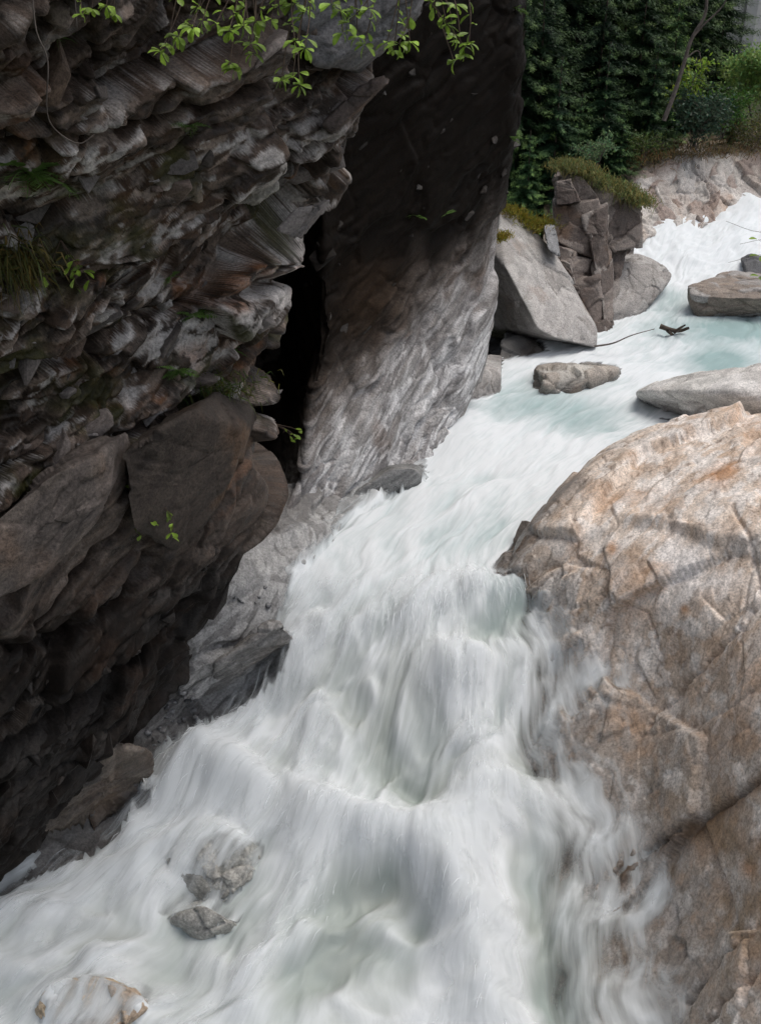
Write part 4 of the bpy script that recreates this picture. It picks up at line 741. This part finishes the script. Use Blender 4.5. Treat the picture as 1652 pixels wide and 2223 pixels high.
def broadleaf(name, at_, h, spread, nb, nl, leaf, colr, label, cat, seed, lean=(0, 0), trunkr=0.06, upright=0.6, stems=1):
    r = np.random.default_rng(seed); e = empty(name, at_); T_ = []; tips = []
    for s_ in range(stems):
        a0 = r.random()*6.3; o = np.array([math.cos(a0), math.sin(a0), 0])*spread*0.12*(stems > 1)
        top = np.array([lean[0], lean[1], h*0.75])+o*3; tr = cr(np.array([o, o+top*0.4+r.normal(size=3)*0.06*h, o+top*0.75+r.normal(size=3)*0.06*h, o+top]), 10)
        T_.append(tube(tr, trunkr, trunkr*0.25, 6))
        for k in range(nb):
            f = 0.2+0.8*r.random(); p = tr[min(9, int(f*9))]; az = r.random()*6.3; L = spread*(0.5+0.7*r.random())*(1.1-0.5*f)
            d = unit(np.array([math.cos(az), math.sin(az), upright*(0.3+r.random())])); q = np.array([p, p+d*L*0.5+np.array([0, 0, 0.04*h]), p+d*L])
            q = cr(q, 6); T_.append(tube(q, trunkr*0.3, 0.006, 4)); tips.append(q[2:])
    Vt, Ft = join(T_); link('trunk', mesh_data('trunk', Vt, Ft, M['greybark']), e)
    tips = np.concatenate(tips); C = tips[r.integers(0, len(tips), nl)] + r.normal(size=(nl, 3))*spread*0.13
    D = r.normal(size=(nl, 3))+np.array([0, 0, -0.25]); S = r.normal(size=(nl, 3))
    V, F = leafquads(C, D, S, leaf*(0.6+0.8*r.random(nl)), leaf*0.5)
    c = np.array(colr)*(0.5+1.0*r.random((nl, 1)))*(1+0.25*r.normal(size=(nl, 1)).clip(-1, 1)*np.array([1, 0.2, 0]))
    link('crown', mesh_data('crown', V, F, M['foliage'], col=np.repeat(c.clip(0.005, 0.8), 4, 0), smooth=False), e)
    return tag(e, label, cat)
broadleaf('leafy_tree', W(1635, 285, 56), 4.6, 2.2, 26, 4600, 0.22, (0.24, 0.36, 0.12), 'bright light green broadleaf tree in front of the pale building', 'tree', 801, lean=(-0.6, 0))
broadleaf('leafy_tree', W(1720, 300, 54), 4.2, 2.2, 24, 3800, 0.22, (0.25, 0.36, 0.14), 'pale green broadleaf tree at the right edge of the picture', 'tree', 802, lean=(-0.4, 0))
broadleaf('leafy_tree', W(1480, 262, 49.5), 3.6, 1.1, 12, 420, 0.20, (0.17, 0.26, 0.04), 'thin young tree with sparse yellow green leaves beside the leaning bare trunk', 'tree', 803, lean=(0.3, 0), trunkr=0.03)
broadleaf('willow_bush', W(1500, 325, 48.5), 2.0, 1.7, 22, 3400, 0.20, (0.065, 0.105, 0.065), 'grey green feathery bush at the top of the rock bank', 'bush', 804, stems=6, trunkr=0.025, upright=1.2)
broadleaf('leafy_bush', W(1560, 300, 50), 2.4, 1.3, 14, 1500, 0.16, (0.07, 0.15, 0.03), 'dark ivy green bush below the bright tree on the right', 'bush', 805, stems=3, trunkr=0.03)
broadleaf('leafy_bush', W(1630, 330, 50), 1.4, 1.5, 14, 1300, 0.14, (0.13, 0.13, 0.04), 'low olive bush on the bank at the right edge', 'bush', 806, stems=5, trunkr=0.02)
broadleaf('leafy_bush', W(1400, 345, 48), 1.0, 1.1, 12, 900, 0.14, (0.09, 0.13, 0.04), 'low green shrub on the soil left of the feathery bush', 'bush', 807, stems=5, trunkr=0.02)
broadleaf('leafy_bush', W(1290, 360, 41.5), 1.2, 0.8, 10, 700, 0.12, (0.10, 0.17, 0.10), 'pale green shrub between the spruces behind the pillar', 'bush', 808, stems=4, trunkr=0.02)
# leaning bare trunk
Vt, Ft = join([tube(cr([W(1440, 262, 46), W(1462, 205, 46), W(1480, 150, 46), W(1500, 85, 45.8), W(1530, 30, 45.6), W(1531, -40, 45.5), W(1520, -140, 45.4)], 24), 0.10, 0.05, 8), tube(cr([W(1502, 82, 45.8), W(1530, 50, 45.6), W(1570, 10, 45.3), W(1600, -60, 45)], 10), 0.045, 0.02, 6), tube(cr([W(1484, 130, 45.9), W(1515, 110, 46), W(1522, 150, 46)], 8), 0.03, 0.01, 5)])
tag(mk('bare_trunk', Vt, Ft, M['greybark'], base=W(1440, 262, 46)), 'bare grey trunk leaning right with one forked branch', 'tree')

def grass(name, pts, nrm, label, L=0.35, colr=(0.14, 0.15, 0.04), seed=0, cat='grass', droop=0.5):
    r = np.random.default_rng(seed); n_ = len(pts); d = nrm+r.normal(size=(n_, 3))*0.8+np.array([0, 0, 0.3]); d = unit(d); l_ = L*(0.5+0.9*r.random(n_))[:, None]; s_ = unit(np.cross(d, r.normal(size=(n_, 3))))*0.008*(1+L*2)
    g_ = np.array([0, 0, -1.0])*droop*l_; p1 = pts+d*l_*0.55; p2 = pts+d*l_+g_*0.7
    V = np.stack([pts-s_, pts+s_, p1+s_*0.8, p1-s_*0.8, p2+s_*0.15, p2-s_*0.15], 1).reshape(-1, 3); k = np.arange(n_)[:, None]*6
    F = np.concatenate([k+np.array([[0, 1, 2, 3]]), k+np.array([[3, 2, 4, 5]])])
    c = np.array(colr)*(0.5+r.random((n_, 1)))*(1+0.3*r.normal(size=(n_, 1)).clip(-1, 1)*np.array([1, 0.1, 0]))
    return tag(mk(name, V, F, M['foliage'], base=basept(V), col=np.repeat(c.clip(0.005, 0.6), 6, 0), smooth=False), label, cat, kind='stuff')
def strip(line, n_, w, seed):
    r = np.random.default_rng(seed); a = cr(np.array([W(*p) for p in line]), 60); k = r.integers(0, 60, n_)
    return a[k]+r.normal(size=(n_, 3))*np.array([w, w*1.6, w*0.35])
grass('grass', strip([(1215, 362, 38), (1260, 366, 37.6), (1310, 400, 37.6), (1350, 414, 37.8), (1392, 440, 37.8)], 9000, 0.24, 1), np.array([[0, -0.3, 1.0]]), 'shaggy yellow green grass capping the rock pillar', L=0.30, colr=(0.17, 0.18, 0.075), seed=2, droop=1.0)
grass('grass', strip([(1095, 455, 36), (1130, 470, 36.2), (1165, 495, 35.8), (1195, 480, 36.5)], 2200, 0.2, 3), np.array([[0, -0.3, 1.0]]), 'mossy yellow grass along the top of the wedge boulder', L=0.25, colr=(0.20, 0.18, 0.03), seed=4)
grass('grass', strip([(1080, 520, 33), (1100, 510, 33)], 420, 0.12, 5), np.array([[0, -0.3, 1.0]]), 'small tuft of yellow grass at the left shoulder of the wedge boulder', L=0.22, colr=(0.22, 0.19, 0.03), seed=6)
grass('grass', strip([(1370, 350, 48), (1430, 335, 48.3), (1500, 330, 48.8), (1580, 325, 49.5), (1652, 325, 50.5), (1750, 320, 51)], 2600, 0.55, 7), np.array([[0, -0.3, 1.0]]), 'dry olive grass along the top of the far rock bank', L=0.35, colr=(0.20, 0.14, 0.065), seed=8)

# small plants rooted on the cliff
def onA(x, y):
    d = (A_px-x)**2+(A_py-y)**2+1e6*(A_n[:, 1] > 0.05); i = int(np.argmin(d)); return A_P[i], A_n[i]
def onB(x, y):
    d = (B_px-x)**2+(B_py-y)**2+1e6*(B_n[:, 1] > 0.2); i = int(np.argmin(d)); return B_P[i], B_n[i]
def frond_mesh(seed, L=0.5):
    r = np.random.default_rng(seed); u = np.linspace(0, 1, 14); ax = np.stack([u*L, 0*u, 0.32*L*u-0.55*L*u*u], 1); C = []; D = []; S = []; LL = []
    for sgn in (-1, 1):
        for k in range(1, 14): C.append(ax[k]); D.append((0.35, sgn, -0.15)); S.append((1, 0, 0.1)); LL.append(L*0.34*math.sin(math.pi*(0.12+0.86*u[k]))**0.8)
    V, F = leafquads(np.array(C), np.array(D, float)+r.normal(size=(26, 3))*0.08, np.array(S, float), np.array(LL), np.array(LL)*0.33)
    Vt, Ft = tube(ax, 0.006, 0.002, 4); V, F = join([(V, F), (Vt, Ft)])
    return mesh_data('frond', V, F, M['fern'], smooth=False)
M['fern'] = plainmat('fern_green', (0.11, 0.20, 0.045), 0.55, 0.3, 9.0, 0.3, 0.3)
M['herb'] = plainmat('herb_green', (0.10, 0.17, 0.025), 0.5, 0.3, 9.0, 0.4, 0.35)
fronds = [frond_mesh(900+i, 0.36) for i in range(3)]
def fern(x, y, n_, size, label, seed, B=False):
    p, nn = onB(x, y) if B else onA(x, y); r = random.Random(seed); e = empty('fern', p)
    for k in range(n_):
        o = link('frond', fronds[k % 3], e); az = r.uniform(-2.2, 2.2)+math.atan2(nn[1], nn[0]); o.rotation_euler = (r.gauss(0, .3), r.uniform(-0.5, 0.3), az); o.scale = [size*r.uniform(.7, 1.2)]*3
    tag(e, label, 'fern', 'ferns on the cliff')
for i, (x, y, n_, sz, lab) in enumerate(((50, 365, 14, 1.5, 'large fern clump on the cliff at the left edge'), (135, 400, 6, 1.1, 'small fern just right of the large fern clump'), (135, 95, 5, 0.8, 'bright little fern high on the cliff near the top left'), (380, 800, 7, 0.9, 'fern tuft on the mossy ledge above the dark smooth block'),
                                         (520, 775, 7, 0.9, 'fern tuft at the right rim of the cliff above the cleft'), (500, 870, 8, 0.9, 'fern tuft hanging over the top of the dark smooth block'), (400, 265, 5, 0.8, 'fern in the mossy niche in the upper middle of the cliff'), (430, 690, 7, 0.9, 'fern tuft beside the rusty rock in the middle of the cliff'), (375, 600, 5, 0.7, 'tiny fern below the rusty band of the cliff'))): fern(x, y, n_, sz, lab, i)
fern(905, 470, 5, 0.9, 'bright green fern on the black wall of the leaning cliff', 31, True); fern(962, 462, 4, 0.8, 'smaller fern right of the other on the black wall', 32, True); fern(1100, 300, 5, 0.8, 'yellowish fern on the right edge of the leaning cliff', 33, True); fern(1124, 20, 6, 0.9, 'leafy tuft on the right edge of the leaning cliff at the top', 34, True)
def herb(x, y, n_, sp, L, label, seed):
    p, nn = onA(x, y); r = np.random.default_rng(seed); e = empty('herb', p)
    stems = []; 
    for k in range(5):
        tip = np.array([r.normal()*sp*0.7, -0.1, -sp*(0.2+0.9*r.random())])+nn*0.25; q = cr([np.zeros(3), tip*0.5+nn*0.12, tip], 8); stems.append((q, tube(q, 0.008, 0.003, 4)))
    Vt, Ft = join([s_[1] for s_ in stems]); link('stem', mesh_data('stem', Vt, Ft, M['twig']), e)
    for k in range(n_):
        q = stems[k % 5][0]; o = link('leaf', LEAF[k % 3], e); o.location = q[r.integers(2, 8)]; o.rotation_euler = (r.normal()*0.6, r.normal()*0.6+0.4, r.random()*6.3); o.scale = [L*(0.6+0.7*r.random())]*3; 
    tag(e, label, 'plant', 'small plants on the cliff')
def leaf_mesh(seed):
    """one obovate leaf, unit length along +x, folded on its midrib and arched"""
    r = np.random.default_rng(seed); u = np.array([0, .2, .45, .7, .9, 1.0]); w = np.array([.03, .13, .23, .27, .17, .02])*(0.85+0.3*r.random()); zc = 0.10*u-0.28*u*u*(0.6+0.8*r.random())
    V = np.concatenate([np.stack([u, -w, zc+0.35*w], 1), np.stack([u, 0*u, zc], 1), np.stack([u, w, zc+0.35*w], 1)]); F = []
    for j in (0, 6):
        for k in range(5): F.append((j+k, j+k+1, j+k+7, j+k+6))
    return mesh_data('leaf', V, np.array(F), M['leaf'], smooth=True)
LEAF = [leaf_mesh(950+i) for i in range(5)]
herb(300, 1060, 22, 0.55, 0.13, 'yellow green trailing plant in the crack beside the dark smooth block', 41)
herb(120, 505, 20, 0.5, 0.14, 'broad leaved plant in the moss on the left of the cliff', 42)
herb(262, 1015, 8, 0.25, 0.12, 'small sprig just above the yellow green trailing plant', 43)
herb(530, 915, 8, 0.25, 0.12, 'small yellow plant at the top right corner of the dark smooth block', 44)
p, nn = onA(10, 545); grass('grass', p+rng.normal(size=(420, 3))*np.array([0.22, 0.12, 0.15]), nn[None], 'olive grass tuft hanging on the cliff at the left edge', L=0.3, colr=(0.11, 0.10, 0.035), seed=51, droop=1.1)
p, nn = onA(470, 840); grass('grass', p+rng.normal(size=(380, 3))*np.array([0.4, 0.15, 0.12]), nn[None], 'dark grass tufts on the ledge above the dark smooth block', L=0.2, colr=(0.06, 0.08, 0.025), seed=52, droop=1.0)

# leafy twigs hanging in from the top
def leafy_branch(root, clusters, label, seed, Lf=0.10, sr=0.012):
    r = np.random.default_rng(seed); rp = W(*root); e = empty('leafy_branch', rp); tubes = []
    for (x, y, Y, n_) in clusters:
        tip = W(x, y, Y); mid = (rp+tip)/2+np.array([r.normal()*0.12, r.normal()*0.1, 0.22+0.1*r.random()]); q = cr([rp, rp*0.6+mid*0.4+r.normal(size=3)*0.04, mid, mid*0.4+tip*0.6+r.normal(size=3)*0.05, tip], 16)
        tubes.append(tube(q-rp, sr, sr*0.35, 5)); dr = unit(q[-1]-q[-4])
        for k in range(int(n_*1.5)):
            o = link('leaf', LEAF[r.integers(0, 5)], e); back = int(r.integers(0, 6)) if k > n_*0.6 else 0
            az = 2.4*k+r.normal()*0.3; a_ = unit(np.cross(dr, np.array([0.1, 0.3, 1.0]))); b_ = np.cross(dr, a_)
            d = unit(dr*0.55+(a_*math.cos(az)+b_*math.sin(az))*1.0+np.array([0, -0.15, 0.12])); up_ = unit(np.cross(np.cross(d, np.array([r.normal()*0.3, -0.4, 1.0])), d)); sd = np.cross(up_, d)
            s_ = Lf*(0.65+0.6*r.random())
            o.matrix_local = Matrix.Translation(Vector(q[-1-back]-rp+d*0.012)) @ rotm(Vector(d), Vector(sd), Vector(up_)) @ Matrix.Scale(s_, 4)
    Vt, Ft = join(tubes); link('stem', mesh_data('stem', Vt, Ft, M['twig']), e)
    tag(e, label, 'branch', 'leafy branches hanging at the top')
leafy_branch((260, -220, 10.6), [(200, 18, 9.8, 8), (232, 12, 9.7, 9), (246, 28, 9.8, 6), (180, 30, 9.9, 5)], 'green leafy twig at the top left', 61)
leafy_branch((560, -260, 11.0), [(365, 95, 9.8, 9), (388, 78, 9.7, 10), (418, 60, 9.7, 9), (440, 45, 9.8, 7), (350, 110, 9.9, 5), (430, 15, 9.9, 7)], 'leafy branch hanging left of the middle of the cliff top', 62)
leafy_branch((600, -240, 10.8), [(470, 50, 9.8, 8), (498, 66, 9.7, 9), (528, 56, 9.7, 9), (556, 46, 9.8, 9), (588, 42, 9.8, 7), (545, 95, 9.8, 6), (512, 148, 9.7, 11), (500, 135, 9.7, 6), (550, 115, 9.8, 5)], 'long leafy branch reaching lowest over the upper cliff', 63)
leafy_branch((700, -240, 10.8), [(640, 88, 9.6, 9), (662, 104, 9.5, 8), (612, 172, 9.7, 7), (650, 184, 9.6, 11), (636, 165, 9.6, 6), (640, 8, 9.9, 8), (605, 14, 9.9, 7), (665, 25, 9.9, 6)], 'leafy twig drooping in front of the dark grey slab', 64)
leafy_branch((790, -260, 10.8), [(738, 22, 9.8, 9), (758, 50, 9.7, 10), (776, 78, 9.7, 9), (792, 96, 9.7, 8), (720, 8, 9.8, 7), (800, 18, 9.8, 8), (770, 20, 9.8, 8), (745, 70, 9.7, 5)], 'dense leafy branch at the top over the grey slab', 65)
leafy_branch((900, -220, 10.8), [(840, 92, 9.8, 8), (866, 96, 9.7, 9), (890, 90, 9.8, 8), (855, 108, 9.8, 6)], 'small leafy twig left of the thin curved twig', 66)
leafy_branch((850, -200, 10.8), [(985, 132, 9.8, 6), (1008, 100, 9.7, 10), (1000, 118, 9.7, 9), (1018, 92, 9.7, 7), (970, 52, 9.8, 9), (962, 40, 9.8, 6), (985, 78, 9.8, 4)], 'rightmost leafy twig on a thin curved stem before the black wall', 67)
# bare twig with a few leaves at the right edge
leafy_branch((1850, 640, 12), [(1575, 480, 11.4, 0), (1605, 530, 11.5, 0), (1645, 520, 11.4, 1), (1580, 570, 11.5, 0), (1649, 555, 11.4, 2), (1648, 600, 11.3, 2), (1600, 610, 11.4, 0)], 'thin bare twig with a few leaves at the right edge over the stream', 68, 0.085, 0.005)
# roots and dry stems hanging on the cliff
for k, (ln, lab) in enumerate((([(85, -60, 11.2), (95, 60, 11.2), (120, 130, 11.2), (118, 230, 11.2), (135, 275, 11.3), (185, 305, 11.4), (220, 285, 11.5)], 'long bare root hanging down the cliff at the upper left'), ([(175, -50, 11.5), (180, 30, 11.5), (182, 60, 11.5)], 'short bare root hanging at the top left'))):
    Vt, Ft = tube(cr(np.array([W(*p) for p in ln]), 40)+np.array([0, -0.25, 0]), 0.010, 0.005, 5); tag(mk('hanging_root', Vt, Ft, M['greybark'], base=Vt[-1]), lab, 'root')

# driftwood in the upper stream
Vt, Ft = join([tube(cr([Z(1432, 708, 4.2), Z(1455, 716, 4.1), Z(1475, 718, 4.05), Z(1494, 712, 4.2)], 12), 0.09, 0.05, 7), tube(cr([Z(1462, 722, 4.0), Z(1476, 712, 4.2), Z(1486, 706, 4.4)], 8), 0.06, 0.03, 6), tube(cr([Z(1448, 718, 4.1), Z(1462, 730, 3.85), Z(1464, 740, 3.5)], 6), 0.06, 0.04, 6)])
tag(mk('driftwood', Vt, Ft, M['bark'], base=basept(Vt)), 'dark broken driftwood stump sticking out of the stream', 'driftwood')
Vt, Ft = tube(cr([Z(1290, 752, 4.1), Z(1330, 745, 4.25), Z(1370, 728, 4.45), Z(1420, 714, 4.5)], 14), 0.035, 0.012, 5); tag(mk('stick', Vt, Ft, M['greybark'], base=basept(Vt)), 'long thin stick leaning out over the stream from the boulder', 'stick')

# pale building at the top right
def boxm(x0, x1, y0, y1, z0, z1):
    V = np.array([[x, y, z] for x in (x0, x1) for y in (y0, y1) for z in (z0, z1)], float); return V, np.array([[0, 1, 3, 2], [4, 6, 7, 5], [0, 4, 5, 1], [2, 3, 7, 6], [0, 2, 6, 4], [1, 5, 7, 3]])
bx = W(1588, 0, 76)[0]; bd = tag(empty('building', (bx+8, 80, 8)), 'pale rendered building with grey columns behind the trees at top right', 'building')
def bpart(name, m_, *b): return mk(name, *boxm(*b), M[m_], parent=bd, base=(bx+8, 80, 8), smooth=False)
bpart('wall', 'render', bx, bx+18, 76.2, 88, 8, 26)
for k in range(15):
    for j in range(4): bpart('wall_panel', 'render', bx+0.0+j*4.5+0.02, bx+j*4.5+4.48, 76.10, 76.21, 8.05+k*1.2, 8.05+k*1.2+1.17)
for j, cx in enumerate((0.95, 7.0, 13.0)): bpart('column', 'column', bx+cx, bx+cx+0.75, 75.6, 76.12, 8, 25.5)
for j in range(2):
    w_ = bpart('window', 'column', bx+3.0+j*6, bx+5.2+j*6, 76.0, 76.16, 17.5, 20); w2 = mk('pane', *boxm(bx+3.12+j*6, bx+5.08+j*6, 75.97, 75.995, 17.62, 19.88), M['glass'], base=(bx+8, 80, 8), smooth=False); w2.parent = w_; w2.location = (0, 0, 0)
bpart('roof', 'column', bx-0.5, bx+18.5, 75.4, 88.5, 26, 26.6)
